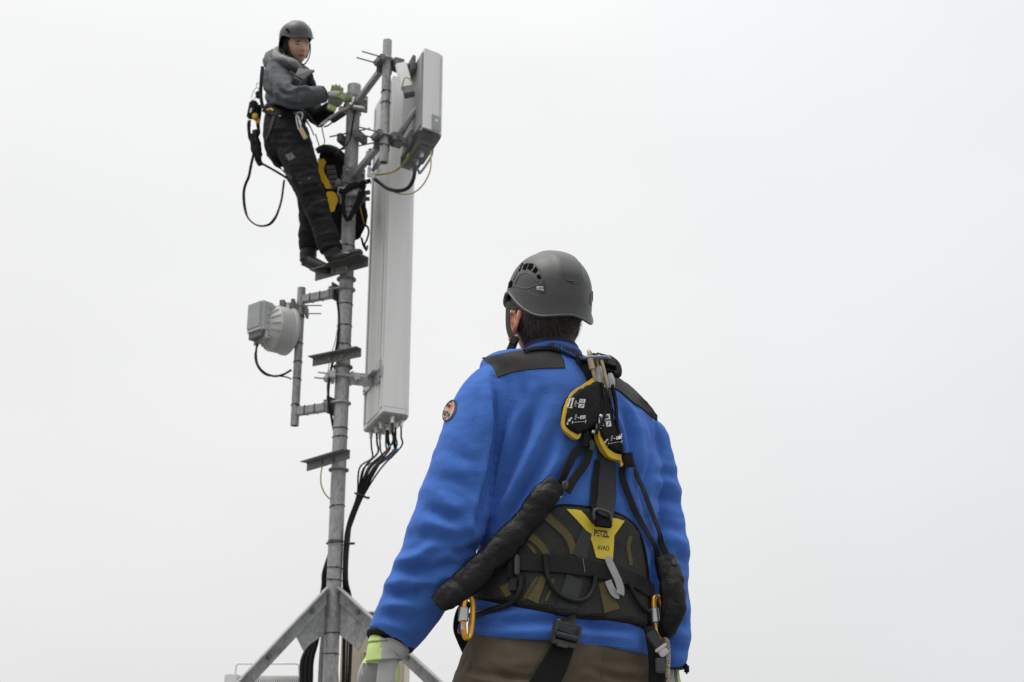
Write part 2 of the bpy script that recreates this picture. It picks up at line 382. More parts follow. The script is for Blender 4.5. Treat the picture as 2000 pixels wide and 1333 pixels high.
# front face faces left / camera, box corners from the photo: near vertical edge at px 513
e1t = P(514, 584, YB - .02); z1 = e1t.z; z0 = P(508, 645, YB - .02).z
nx = V((e1t.x, e1t.y, 0)); dl = V((-.74, .67, 0)).normalized(); dr = V((.62, .78, 0)).normalized()
wl = pxm(39, e1t) / .80; wr = pxm(23, e1t) / .66
s = MB()
c = nx + dl * wl / 2 + dr * wr / 2 + Z0 * ((z0 + z1) / 2)
s.box(c, (dl, dr, Z0), (wl / 2, wr / 2, (z1 - z0) / 2), .014); s.build('housing', M['radio'], ro)
s = MB(); s.box(nx + dl * wl * .52 - dr * .002 + Z0 * ((z0 + z1) / 2 + .012), (dl, dr, Z0), (wl * .40, .004, (z1 - z0) * .40), .002); s.build('front_panel', M['radio_panel'], ro)
s = MB(); cb = nx + dl * wl * .5 + dr * wr * .5 + Z0 * (z0 - .008)
s.box(cb, (dl, dr, Z0), (wl * .42, wr * .4, .022), .004); s.build('connector_bay', M['alu_dark'], ro)
for k in range(6):
    s = MB(); q = cb + dl * wl * (-.3 + .12 * k) - Z0 * .02; s.tube([q, q - Z0 * .03], .008, n=8, res=1); s.build('connector', M['alu'], ro)
s = MB(); s.tube([c + dr * wr * .4, c + dr * (wr * .5 + .06)], [.085, .085], n=24, res=1); s.build('coupler', M['alu'], ro)
# dish
da = V((.80, .60, 0)).normalized(); dc = P(543, 644, FY - .02)
di = thing('microwave_dish', dc - Z0 * .17, 'round off-white microwave dish drum clamped to the slim pipe', 'dish antenna')
s = MB(); rr = pxm(46, dc)
s.tube([dc - da * .11, dc - da * .10, dc - da * .095, dc - da * .05, dc - da * .045, dc + da * .05, dc + da * .055, dc + da * .075, dc + da * .08], [rr * .40, rr * .45, rr * .62, rr * .92, rr * .97, rr * .98, rr * 1.04, rr * 1.04, rr * .9], n=48, res=1); s.build('drum', M['dish'], di); s = MB()
for k in range(4): s.tube([dc - da * (.035 - .022 * k), dc - da * (.031 - .022 * k)], rr * 1.0, n=48, res=1)
for k in range(16):
    u1 = V((-da.y, da.x, 0)); a = k * math.pi / 8; e_ = u1 * math.cos(a) + Z0 * math.sin(a); s.bar(dc - da * .098 + e_ * rr * .60, dc - da * .052 + e_ * rr * .93, .006, .012, up=tuple(e_))
s.build('drum_ribs', M['dish'], di)
s = MB(); s.tube([dc + da * .081 , dc + da * .09], rr * .9, n=48, res=1); s.build('radome', M['dish'], di)
s = MB()
for k in range(5): s.box(dc - da * .105 + Z0 * (.05 * k - .09) , (da, V((-da.y, da.x, 0)), Z0), (.02, .075, .004))
s.box(dc - da * .11, (da, V((-da.y, da.x, 0)), Z0), (.012, .07, .1), .004); s.build('back_ribs', M['dish'], di)
s = MB(); zk = P(575, 610, FY).z
kc = V((FX, FY, zk)); s.box(kc - X0 * .045 - Y0 * .0, AX, (.012, .05, .075), .003); s.box(kc + X0 * .04, AX, (.008, .045, .03), .002)
s.box(kc - X0 * .09 + Z0 * .03, AX, (.035, .02, .03), .004); s.box(kc - X0 * .10 - Z0 * .06, AX, (.045, .035, .03), .004); s.box(kc - X0 * .115 - Z0 * .0, AX, (.018, .03, .075), .004)
s.build('clamp', M['alu_dark'], di)
s = MB(); s.box(kc - X0 * .075 + Z0 * .01 - Y0 * .035, AX, (.012, .012, .035), .003); s.build('clamp_screw', M['zinc'], di)
for dz, dy in ((.03, -.04), (-.025, -.04)):
    s = MB(); s.tube([kc - X0 * .06 + Z0 * dz + Y0 * dy, kc + X0 * .14 + Z0 * dz + Y0 * dy], .004, n=8, res=1); s.build('threaded_rod', M['rust'] if dz < 0 else M['galv_dark'], di)

def cable(name, label, pts, r, mt='black_rubber', cat='cable', group=None):
    P3 = [p if isinstance(p, V) else P(*p) for p in pts]
    s = MB(); s.tube(P3, r, n=8, res=6); o = s.build(name, M[mt], origin=P3[-1]); return tag(o, label, cat, group)
cable('cable', 'black cable looping from the grey box radio to the slim pipe, upper of the pair', [(503, 668, YB + .1), (500, 690, YB + .05), (503, 712, YB), (516, 728, YB), (535, 735, FY - .06), (553, 732, FY - .04), (569, 723, FY - .03)], .007)
cable('cable', 'thin black cable hanging lower under the grey box radio', [(507, 668, YB + .1), (498, 692, YB + .02), (503, 716, YB), (520, 733, YB), (545, 735, FY - .06), (560, 737, FY - .04), (569, 741, FY - .03)], .0045)
# ================================================================== big panel antenna
def antenna(B, Cc, Dlen, zb, zt_, name, label, matf, matb):
    """B near corner, Cc right corner (world xy), Dlen depth vector of left/back face"""
    th = thing(name, V((B.x, B.y, zb)), label, 'antenna')
    right = (Cc - B); right.z = 0; back = V(Dlen)
    # rounded front (radome) profile in plan: back face from B to B+back, front bulges
    Rl = right.length; r = right.normalized(); bk = back.normalized(); L = back.length
    prof = [V((0, 0, 0)), back * 1.0]
    rad = .03
    plan = []
    def corner(c, u, v, rd=rad, n=5):
        for k in range(n + 1):
            a = math.pi / 2 * k / n; plan.append(c + u * rd * (1 - math.sin(a)) + v * rd * (1 - math.cos(a)))
    corner(V((0, 0, 0)), r, bk, .006, 2)          # near back corner
    plan.append(bk * L * .5)
    for k in range(3):
        pass
    corner(bk * L, -bk, r, .006, 2)
    corner(bk * L + r * Rl, -r, -bk, .05, 6)
    corner(r * Rl, bk, -r, .05, 6)
    plan = [V((B.x, B.y, 0)) + p for p in plan]
    return th, plan, r, bk, Rl, L
YB1 = 8.24
Bb = P(748, 803, YB1); zb = Bb.z; ztp = P(763, 148, YB1).z
Cb = Pz(802, 811, zb); Ab = Pz(709, 842, zb)
print('antenna size', (Cb - Bb).length, (Ab - Bb).length, ztp - zb)
th, plan, r_, bk, Rl, L_ = antenna(Bb, Cb, Ab - Bb, zb, ztp, 'panel_antenna', 'tall pale grey panel antenna, the longest one, with black cables under it', None, None)
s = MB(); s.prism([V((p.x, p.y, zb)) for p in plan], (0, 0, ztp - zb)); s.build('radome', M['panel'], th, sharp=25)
s = MB()   # back channel strips proud of the back face
for k, w_ in ((.08, .012), (.92, .012)):
    q = V((Bb.x, Bb.y, 0)) + bk * L_ * k - r_ * .004; s.box(q + Z0 * (zb + ztp) / 2, (bk, r_, Z0), (w_, .004, (ztp - zb) / 2 - .03), .001)
s.box(V((Bb.x, Bb.y, 0)) + bk * L_ * .5 - r_ * .003 + Z0 * (zb + ztp) / 2, (bk, r_, Z0), (L_ * .30, .003, (ztp - zb) / 2 - .02), .001)
s.build('back_plate', M['panel_back'], th)
s = MB(); ctr = sum(plan, V((0, 0, 0))) / len(plan)
s.prism([ctr + (p - ctr) * .95 + Z0 * (zb - .010) for p in plan], (0, 0, .012)); s.build('end_cap', M['alu'], th, sharp=25)
s = MB(); s.prism([ctr + (p - ctr) * 1.004 + Z0 * (zb + .030) for p in plan], (0, 0, .004)); s.build('cap_seam', M['radio'], th, sharp=25)
conn = []
for u, v in ((.10, .2), (.12, .55), (.36, .22), (.55, .50), (.34, .62), (.50, .82), (.72, .7), (.9, .4), (.8, .85), (.6, .2)):
    q = V((Bb.x, Bb.y, zb - .01)) + bk * L_ * (1 - u) + r_ * Rl * v * .9 + r_ * .01
    s = MB(); s.tube([q, q - Z0 * .012], .017, n=12, res=1); s.tube([q, q - Z0 * .042], .011, n=12, res=1); s.build('connector', M['conn'], th); conn.append(q - Z0 * .04)
# tilt bracket between mast and antenna
br = thing('antenna_bracket', V((MX, YM, P(690, 740, YM).z)), 'zinc clamp bracket joining the mast to the lower part of the tall panel antenna', 'bracket')
zk = P(690, 738, YM).z; ab = V((Bb.x, Bb.y, 0)) + bk * L_ * .5; d = (ab - V((MX, YM, 0))); dist = d.length; d.normalize(); sd = V((-d.y, d.x, 0))
mc = V((MX, YM, zk))
for sg in (-1, 1):
    s = MB(); s.box(mc + d * sg * (MR + .035), (d, sd, Z0), (.022, .062, .023), .004); s.box(mc + d * sg * (MR + .012), (d, sd, Z0), (.008, .03, .04), .002); s.build('clamp_jaw', M['zinc'], br)
for q in (-.056, .056):
    s = MB(); s.tube([mc - d * (MR + .12) + sd * q, mc + d * (MR + .09) + sd * q], .0055, n=8, res=1)
    for e in (-(MR + .062), MR + .062): s.hexbolt(mc + d * e + sd * q, d, .012, .012)
    s.build('threaded_rod', M['zinc'], br)
s = MB(); tip = ab + Z0 * zk - r_ * .02
s.box(mc + d * (MR + .09), (d, sd, Z0), (.05, .028, .034), .004); s.box(mc.lerp(tip, .72) + Z0 * .0, (d, sd, Z0), (.07, .022, .028), .004); s.hexbolt(mc.lerp(tip, .6) - Y0 * .03, V((0, -1, 0)), .015, .012); s.build('hinge_arm', M['zinc'], br)
s = MB(); bc = V((Bb.x, Bb.y, zk)) + bk * L_ * .5 - r_ * .012
s.box(bc, (bk, r_, Z0), (L_ * .46, .004, .035), .002); s.box(bc - r_ * .02 + Z0 * .02, (bk, r_, Z0), (L_ * .30, .018, .004), .001); s.box(bc - bk * L_ * .30 + Z0 * .01, (bk, r_, Z0), (.05, .006, .07), .002)
for k in (-.38, .38):
    for z in (-.018, .018): s.hexbolt(bc + bk * L_ * k + Z0 * z, -r_, .009, .012)
s.build('back_plate', M['zinc'], br)
# ================================================================== upper outrigger with its short pipe
YP = 7.82
pt = P(757, 80, YP); PX = pt.x; PR = pxm(8.6, pt); pz0 = P(748, 318, YP).z
og = thing('outrigger_frame', V((PX, YP, pz0)), 'short grey pipe carried out from the top of the mast by two sloping square arms', 'bracket')
s = MB(); s.pipe((PX, YP, pz0), (PX, YP, pt.z), PR, PR - .004, n=28); s.tube([(PX, YP, pt.z - .01), (PX, YP, pt.z - .002)], PR * .96, n=28, res=1); s.build('pipe', M['galv'], og)
ties(og, PX, YP, PR, [P(750, y, YP).z for y in (180, 202, 286)])
dm = V((MX - PX, YM - YP, 0)).normalized(); sm = V((-dm.y, dm.x, 0))
for z, clz in ((P(745, 122, YP).z, 1), (P(745, 272, YP).z, 0)):
    a = V((PX, YP, z)) + dm * PR; q = V((MX, YM, z)) - dm * MR
    s = MB(); s.bar(a, q, .034, .042, bev=.004); s.build('arm', M['galv'], og)
    s = MB(); ubolt_clamp(s, MX, YM, MR, z + .02, -dm, .10, .009); ubolt_clamp(s, PX, YP, PR, z + .02, dm, .06, .007); s.build('u_bolt', M['galv'], og)
    s = MB(); s.box(q - dm * .02, (dm, sm, Z0), (.008, .075, .06), .003); s.build('clamp_plate', M['galv_dark'], og); s = MB(); s.box(a + dm * .02, (dm, sm, Z0), (.008, .05, .055), .003); s.build('clamp_plate', M['galv_dark'], og)
    s = MB()
    for q_ in (V((MX, YM, z)) + dm * (MR + .03), ): s.box(q_, (dm, sm, Z0), (.02, .075, .022), .004)
    s.build('clamp_jaw', M['galv'], og)
# ================================================================== upper antenna with remote radio
YU = 7.72
Bu = P(826, 248, YU); zbu = Bu.z; ztu = P(826, 94, YU).z; Cu = Pz(866, 262, zbu); Du = Pz(824, 325, zbu)
print('upper', (Cu - Bu).length, (Du - Cu).length, ztu - zbu)
th2, plan2, r2, bk2, Rl2, L2 = antenna(Bu, Cu, (Du - Cu), zbu, ztu, 'panel_antenna', 'shorter pale grey panel antenna, the topmost one, right of the short pipe', None, None)
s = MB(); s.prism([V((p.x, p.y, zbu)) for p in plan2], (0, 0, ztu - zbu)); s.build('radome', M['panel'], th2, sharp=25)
s = MB(); c2 = sum(plan2, V((0, 0, 0))) / len(plan2); s.prism([c2 + (p - c2) * .94 + Z0 * (zbu - .010) for p in plan2], (0, 0, .012)); s.build('end_cap', M['alu_dark'], th2, sharp=25)
s = MB(); 
q = V((Bu.x, Bu.y, 0)) - r2 * .006 + bk2 * L2 * .5; s.box(q + Z0 * (zbu + ztu) / 2, (bk2, r2, Z0), (L2 * .46, .006, (ztu - zbu) / 2 - .02), .002); s.build('back_plate', M['antenna_rear'], th2)
print('A top/bottom', [proj([Bu + (Du - Cu) + Z0 * (z_ - zbu)]) for z_ in (zbu, ztu)])
s = MB(); nr = V((r2.y, -r2.x, 0)); nr = nr if nr.y < 0 else -nr; q = V((Bu.x, Bu.y, 0)) + r2 * Rl2 * .62 + nr * .003
s.box(q + Z0 * (zbu + .055), (r2, nr, Z0), (.03, .003, .05), .001); s.build('label_plate', M['radio_panel'], th2)
s = MB(); s.box(q + nr * .004 + Z0 * (zbu + .07), (r2, nr, Z0), (.008, .001, .008)); s.build('label_mark', M['white'], th2)
s = MB(); s.box(V((Bu.x, Bu.y, 0)) + r2 * Rl2 * .86 + nr * .002 + Z0 * (zbu + ztu) / 2, (r2, nr, Z0), (.004, .003, (ztu - zbu) / 2 - .01)); s.build('edge_strip', M['panel_back'], th2)
s = MB()
for u, v in ():
    q = V((Bu.x, Bu.y, zbu - .01)) + bk2 * L2 * u + r2 * Rl2 * v; s.tube([q, q - Z0 * .06], .013, n=10, res=1)
# remote radio unit: finned box hanging behind the antenna
rr_c = V((Bu.x, Bu.y, 0)) + bk2 * L2 * .46 + r2 * .035; zr0 = zbu - .095; zr1 = zbu - .014
ru = thing('remote_radio', rr_c + Z0 * zr0, 'dark grey finned radio unit hanging under the shorter top antenna', 'radio unit')
s = MB(); s.box(rr_c + Z0 * (zr0 + zr1) / 2, (bk2, r2, Z0), (L2 * .40, .055, (zr1 - zr0) / 2), .025); s.build('housing', M['alu_dark'], ru)
s = MB()
for k in range(6): s.box(rr_c - r2 * .004 + Z0 * (zr0 + .010 + .0125 * k), (bk2, r2, Z0), (L2 * .43, .062, .003), .002)
s.build('cooling_fins', M['alu_dark'], ru)
s = MB(); q = rr_c + Z0 * zr0 + r2 * .06; s.tube([q - bk2 * .16, q - Z0 * .035 - bk2 * .12, q - Z0 * .04 + bk2 * .02, q - Z0 * .03 + bk2 * .13, q + bk2 * .15], .008, n=8, res=5); s.build('handle', M['zinc'], ru)
q = rr_c + Z0 * zr0
for k in (-.2, 0.05, .25):
    s = MB(); q2 = q + bk2 * L2 * k; s.tube([q2, q2 - Z0 * .035], .012, n=10, res=1); s.build('connector', M['conn'], ru)
# brackets pipe -> upper antenna
ub = thing('antenna_bracket', V((PX, YP, P(760, 270, YP).z)), 'dark clamp brackets joining the short pipe to the topmost antenna', 'bracket')
tgt = V((Bu.x, Bu.y, 0)) + bk2 * L2 * .45 - r2 * .02
for z in (P(765, 122, YP).z, P(765, 268, YP).z):
    pc = V((PX, YP, z)); d = (V((tgt.x, tgt.y, z)) - pc); dl_ = d.length; d.normalize(); sd = V((-d.y, d.x, 0))
    s = MB(); s.box(pc - d * (PR + .022), (d, sd, Z0), (.016, .05, .02), .003); s.box(pc + d * (PR + .022), (d, sd, Z0), (.018, .05, .024), .003)
    s.box(pc + d * (PR + .055), (d, sd, Z0), (.03, .02, .045), .003); s.build('clamp_jaw', M['galv_dark'], ub)
    for q_ in (-.042, .042):
        s = MB(); s.tube([pc - d * (PR + .16) + sd * q_, pc + d * (PR + .06) + sd * q_], .0045, n=8, res=1)
        for e in (-(PR + .045), PR + .045): s.hexbolt(pc + d * e + sd * q_, d, .010, .012)
        s.build('threaded_rod', M['galv_dark'], ub)
    s = MB(); s.bar(pc + d * (PR + .06), pc + d * dl_, .04, .045, bev=.004); s.hexbolt(pc + d * dl_ * .6 - Y0 * .02, V((0, -1, 0)), .014, .012); s.box(pc + d * dl_ * .92, (bk2, r2, Z0), (.09, .012, .05), .003); s.build('hinge_arm', M['galv_dark'], ub)
wb = P(789, 150, 7.75); wd = V((.25, -.1, -1)).normalized()
wo = thing('tilt_actuator', wb, 'small white box with a dark lower block between the pipe top and the upper antenna', 'actuator')
s = MB(); u_ = (X0 - wd * X0.dot(wd)).normalized(); s.box(wb, (u_, wd.cross(u_), wd), (.036, .025, .095), .008); s.build('cover', M['white'], wo)
s = MB(); s.box(wb + wd * .115 + X0 * .005, (u_, wd.cross(u_), wd), (.033, .03, .028), .004); s.build('base_block', M['alu_dark'], wo)
s = MB(); s.tube([wb + u_ * -.03 + wd * .09 - Y0 * .03, wb + u_ * -.0 + wd * .04 - Y0 * .045, wb + u_ * .03 + wd * .05 - Y0 * .035, wb + u_ * .045 + wd * .09 - Y0 * .02], .004, n=6, res=5); s.build('wire', M['yellow_cable'], wo)
cable('cable_sleeve', 'thick grey corrugated hose curving behind the topmost antenna', [(828, 203, 7.86), (812, 216, 7.86), (800, 232, 7.86), (788, 252, 7.88), (778, 268, 7.92)], .021, 'alu')
# ------------------------------------------------------------------ cables at the top
cable('cable', 'thick black cable swinging from the mast up to the radio under the top antenna', [(728, 347, 8.2), (742, 358, 8.1), (758, 369, 8.0), (778, 373, 7.9), (796, 368, 7.85), (806, 354, 7.82), (810, 335, 7.82), (808, 318, 7.84)], .012)
cable('cable', 'yellow cable bowed between the white cable block and the top radio', [(732, 342, 8.15), (752, 340, 8.1), (770, 335, 8.0), (784, 325, 7.9), (794, 310, 7.86), (798, 300, 7.86)], .006, 'yellow_cable')
cable('cable', 'thin pale cable hanging in a wide loop below the right corner of the top antenna', [(735, 355, 8.15), (758, 370, 8.05), (782, 379, 7.9), (805, 378, 7.8), (824, 364, 7.75), (838, 340, 7.72), (842, 318, 7.72), (841, 296, 7.74)], .0042, 'yellow_cable')
cbk = thing('cable_block', P(728, 342, 8.15), 'white plastic cable clamp block beside the mast below the short pipe', 'clamp')
for (a, q, w_) in (((720, 346), (722, 327), .022), ((725, 340), (731, 350), .03), ((731, 348), (742, 331), .016)):
    s = MB(); s.bar(P(*a, 8.15), P(*q, 8.15), w_, w_ * 1.1, up=(0, -1, 0), bev=.004); s.build('block', M['white'], cbk)
for (a, q) in (((722, 325), (723, 290)), ((727, 335), (748, 300)), ((735, 330), (741, 318))):
    s = MB(); s.bar(P(*a, 8.15), P(*q, 8.1), .018, .02, up=(0, -1, 0), bev=.003); s.build('stem', M['galv_dark'] if a[0] != 735 else M['zinc'], cbk)
s = MB(); s.bar(P(716, 322, 8.15), P(719, 296, 8.15), .024, .024, up=(0, -1, 0), bev=.003); s.build('stem', M['zinc'], cbk)
# clamps on the mast below the arms
mcl = thing('mast_clamp', V((MX, YM, P(690, 385, YM).z)), 'grey steel clamp with knobbly bolts on the mast at the climber knee', 'clamp')
zq = P(690, 384, YM).z; s = MB(); s.box(V((MX, YM - MR - .02, zq)), AX, (.07, .022, .03), .005); s.build('clamp_jaw', M['galv'], mcl); s = MB(); s.box(V((MX, YM + MR + .02, zq)), AX, (.07, .02, .03), .005); s.build('clamp_jaw', M['galv'], mcl)
s = MB(); s.box(V((MX + .085, YM - .03, zq - .01)), AX, (.02, .05, .028), .006); s.hexbolt(V((MX + .1, YM - .05, zq)), V((1, -.4, 0)), .017, .035); s.hexbolt(V((MX + .10, YM - .02, zq - .025)), V((1, -.2, -.2)), .015, .03); s.build('bolt', M['galv_dark'], mcl)
mc2 = thing('mast_clamp', V((MX, YM, P(690, 275, YM).z)), 'dark clamp with two long thin rods on the mast beside the short pipe foot', 'clamp')
zq = P(690, 272, YM).z; s = MB(); dd = V((.92, -.4, 0)).normalized(); sd = V((-dd.y, dd.x, 0))
s.box(V((MX, YM, zq)) - dd * (MR + .02), (dd, sd, Z0), (.018, .06, .03), .004); s.build('clamp_jaw', M['galv_dark'], mc2); s = MB(); s.box(V((MX, YM, zq)) + dd * (MR + .02), (dd, sd, Z0), (.018, .06, .03), .004); s.build('clamp_jaw', M['galv_dark'], mc2)
for q_, z_ in ((-.052, .02), (.052, -.03)):
    s = MB(); s.tube([V((MX, YM, zq + z_)) - dd * .14 + sd * q_, V((MX, YM, zq + z_)) + dd * .16 + sd * q_], .005, n=8, res=1); s.build('threaded_rod', M['galv_dark'], mc2)
# ------------------------------------------------------------------ cables under the big antenna gather towards the mast
cols = [('red_tape', .3), ('blue_tape', .25)]
mids = [(690, 985, 8.35), (700, 972, 8.35)]
for i, q in enumerate(conn[:9]):
    px_, py_ = proj([q]); px_ = px_[0]; py_ = py_[0]
    j = (i - 4) * 1.6
    b1 = P(px_ + (2 if i < 4 else 0), py_ + 40, q.y + .02); b2 = P(722 + j * 2.0 + (px_ - 750) * .28, 915, 8.33); b3 = P(704 + j * 1.0, 968, 8.36)
    b4 = P(686 + j * .7, 1015, 8.38); b5 = V((MX + MR + .016 + .008 * (i % 3), YM - .025 + .014 * (i // 3), P(678, 1050, YM).z)); b6 = V((MX + MR + .014 + .007 * (i % 3), YM - .02 + .012 * (i // 3), P(672, 1130, YM).z)); b7 = V((MX + MR + .02 + .02 * (i % 3), YM + .06, P(672, 1230, YM).z)); b8 = V((MX + MR + .03, YM + .1 + .01 * i, .3)); 
    r = (.0055, .0055, .0065, .0110, .0055, .0110, .0055, .0055, .0055)[i]
    words = ['leftmost black cable under the tall antenna', 'second black cable from the left under the tall antenna', 'short-socketed black cable third from the left under the tall antenna', 'thick black cable with the red band under the tall antenna', 'black cable between the thick ones under the tall antenna', 'thick plain black cable at the middle under the tall antenna', 'black cable right of the thick ones under the tall antenna', 'rightmost black cable with a blue mark under the tall antenna', 'black cable second from the right under the tall antenna']
    o = cable('cable', words[i], [q, q.lerp(b1, .5), b1, b2, b3, b4, b5, b6, b7, b8], r, group='black cables gathered beside the mast')
    def band(f, mt, L):
        a = b1.lerp(b2, f); e = (b2 - b1).normalized(); s = MB(); s.tube([a, a + e * L], r + .002, n=10, res=1); s.build('marking_band', M[mt], o)
    if i == 3: band(0.05, 'red_tape', .035)
    if i == 2: band(.7, 'pink_tape', .02)
    if i in (7, 8, 6): band(.1, 'blue_tape', .012); band(.45, 'blue_tape', .012)
bt = thing('cable_tie', P(706, 968, 8.33), 'black tie binding the gathered cables below the tall antenna', 'cable tie')
s = MB(); cc = P(705, 968, 8.36); e1 = V((.86, 0, .5)).normalized() ; e1 = V((.93, -.1, -.35)).normalized(); e2 = V((.1, 1, 0)).normalized()
s.tube([cc + e1 * math.cos(a) * .042 + e2 * math.sin(a) * .03 for a in np.linspace(0, 6.283, 16, endpoint=False)], .004, n=6, res=1, closed=True); s.box(cc + e1 * .046, AX, (.01, .006, .006)); s.build('strap', M['tie'], bt)
bt = thing('cable_tie', P(678, 1060, 8.33), 'long black tie binding the cables against the mast', 'cable tie')
s = MB(); zq = P(672, 1062, YM).z; s.tube([V((MX + .02 + math.cos(a) * .075, YM + math.sin(a) * .055, zq)) for a in np.linspace(0, 6.283, 20, endpoint=False)], .004, n=6, res=1, closed=True); s.box(V((MX + .1, YM, zq)), AX, (.014, .006, .006)); s.build('strap', M['tie'], bt)
# feeder beside the mast, left side
cable('cable', 'black cable running down the left side of the mast between the two square arms', [(654, 566, 8.4), (659, 590, 8.38), (662, 615, 8.37), (661, 650, 8.36), (656, 685, 8.36), (648, 715, 8.36), (643, 745, 8.36), (641, 775, 8.36), (645, 800, 8.38), (650, 830, 8.4), (654, 850, 8.42), (655, 870, 8.45)], .008)
cable('cable', 'thin wire hanging beside the black cable left of the mast', [(662, 625, 8.36), (655, 665, 8.34), (645, 700, 8.34), (640, 735, 8.34), (639, 765, 8.35), (644, 790, 8.37)], .0025, 'galv_dark')
cable('cable', 'thin olive wire loop below the lowest step iron', [(630, 908, 8.36), (627, 925, 8.34), (627, 945, 8.34), (633, 962, 8.35), (642, 973, 8.37), (650, 977, 8.42)], .004, 'yellow_cable')
cable('cable', 'black cable up the left face of the mast above the climber knee', [(693, 216, 8.34), (690, 235, 8.32), (687, 252, 8.32), (684, 270, 8.32), (676, 284, 8.30), (664, 293, 8.28), (655, 302, 8.26)], .006)
for k, (x1, x2, x3) in enumerate(((632, 640, 592), (636, 646, 600), (640, 650, 608))):
    cable('cable', ['leftmost of the three fat black cables behind the left leg of the mast', 'middle one of the three fat black cables behind the left leg of the mast', 'rightmost of the three fat black cables behind the left leg of the mast'][k],
          [(645, 1085, 8.47), (x1 + 2, 1120, 8.5), (x1, 1150, 8.55), (x1 - 12, 1200, 8.6), (x1 - 22, 1250, 8.6), (x3, 1290, 8.6), (x3 - 2, 1333, 8.6), (x3 - 4, 1400, 8.6)], .017, group='fat black cables behind the left mast leg')
cable('conduit', 'dark corrugated conduit going down left of the mast foot', [(640, 1180, 8.52), (634, 1240, 8.5), (630, 1290, 8.5), (628, 1340, 8.5), (627, 1420, 8.5)], .022, 'galv_dark')
# ================================================================== cabinets behind
cb = P(668, 1200, 9.0); cb2 = P(792, 1200, 9.0); ca = thing('cabinet', V(((cb.x + cb2.x) / 2, 9.25, 0)), 'tall beige equipment cabinet standing behind the mast foot', 'cabinet')
s = MB(); zt2 = cb.z; cx = (cb.x + cb2.x) / 2; hw = (cb2.x - cb.x) / 2; s.box(V((cx, 9.25, zt2 / 2)), AX, (hw, .25, zt2 / 2), .012); s.build('body', M['beige'], ca)
s = MB(); s.tube([V((cx + x * hw, 8.996, zt2 + z)) for x, z in ((-.3, -.25), (-.28, -.235), (.6, -.235), (.63, -.25), (.63, -.9), (-.3, -.9))], .005, n=6, res=1, closed=True); s.build('panel_seam', M['beige'], ca)
s = MB(); s.box(V((cx, 9.25, zt2 + .012)), AX, (hw + .002, .252, .006), .003); s.build('roof_lid', M['beige'], ca)
eq_l = P(441, 1318, 8.7); eq_r = P(597, 1318, 8.7); eq = thing('outdoor_radio', V(((eq_l.x + eq_r.x) / 2, 8.85, 0)), 'white finned outdoor unit with a wire handle at the lower left', 'radio unit')
zq = eq_l.z; ex = (eq_l.x + eq_r.x) / 2; hw = (eq_r.x - eq_l.x) / 2
s = MB(); s.box(V((ex, 8.87, zq * .5 + .1)), AX, (hw, .12, zq / 2 - .1), .01); s.box(V((eq_l.x + .04, 8.72, zq * .5 + .1)), AX, (.04, .06, zq / 2 - .1), .006); s.build('housing', M['white'], eq)
s = MB()
nf = 30
for k in range(nf): s.box(V((eq_l.x + .09 + (2 * hw - .1) * k / nf, 8.74, zq * .5 + .1)), AX, (.0035, .035, zq / 2 - .11))
s.build('cooling_fins', M['white'], eq)
s = MB(); zh = P(455, 1296, 8.7).z; s.tube([V((eq_l.x + .05, 8.72, zq - .02)), V((eq_l.x + .055, 8.72, zh - .01)), V((eq_l.x + .07, 8.72, zh)), V((eq_r.x - .06, 8.72, zh)), V((eq_r.x - .045, 8.72, zh - .01)), V((eq_r.x - .04, 8.72, zq - .02))], .006, n=8, res=1); s.build('handle', M['white'], eq)
s = MB(); s.box(V((ex, 8.87, .05)), AX, (hw, .14, .05), .006); s.build('plinth', M['galv_dark'], eq)
# ================================================================== organic modelling helpers
def remesh(parts, voxel, smooth=2, lam=.5):
    """parts: list of (verts, faces) -> one continuous surface"""
    v = []; f = []
    for pv, pf in parts:
        b = len(v); v += [tuple(x) for x in pv]; f += [tuple(b + i for i in q) for q in pf]
    me = bpy.data.meshes.new('tmp'); me.from_pydata(v, [], f)
    bm = bmesh.new(); bm.from_mesh(me); bmesh.ops.recalc_face_normals(bm, faces=bm.faces); bm.to_mesh(me); bm.free()
    o = bpy.data.objects.new('tmp', me); COL.objects.link(o)
    md = o.modifiers.new('r', 'REMESH'); md.mode = 'VOXEL'; md.voxel_size = voxel
    dg = bpy.context.evaluated_depsgraph_get(); ev = o.evaluated_get(dg); m2 = ev.to_mesh()
    co = np.empty(len(m2.vertices) * 3); m2.vertices.foreach_get('co', co); co = co.reshape(-1, 3)
    ed = np.empty(len(m2.edges) * 2, int); m2.edges.foreach_get('vertices', ed); ed = ed.reshape(-1, 2)
    fs = [tuple(p.vertices) for p in m2.polygons]
    ev.to_mesh_clear(); bpy.data.objects.remove(o); bpy.data.meshes.remove(me)
    co = lsmooth(co, ed, smooth, lam); return co, fs, ed
def lsmooth(co, ed, it, lam=.5, mask=None):
    n = len(co); deg = np.bincount(ed.ravel(), minlength=n).astype(float); deg[deg == 0] = 1
    for _ in range(it):
        s = np.zeros_like(co)
        for k in range(3):
            s[:, k] = np.bincount(ed[:, 0], co[ed[:, 1], k], n) + np.bincount(ed[:, 1], co[ed[:, 0], k], n)
        d = (s / deg[:, None] - co) * lam
        if mask is not None: d *= mask[:, None]
        co = co + d
    return co
def vnormals(co, fs):
    q = np.array([f[:4] if len(f) >= 4 else (*f, f[2]) for f in fs]); a = co[q[:, 2]] - co[q[:, 0]]; b = co[q[:, 3]] - co[q[:, 1]]
    fn = np.cross(a, b); n = np.zeros_like(co)
    for k in range(4):
        for c in range(3): n[:, c] += np.bincount(q[:, k], fn[:, c], len(co))
    return n / (np.linalg.norm(n, axis=1)[:, None] + 1e-12)
def fnoise(co, scale, seed=0, octs=2):
    return np.array([noise.fractal(V((p[0] * scale[0] + seed, p[1] * scale[1] + seed * .7, p[2] * scale[2])), 1.0, 2.0, octs) for p in co])
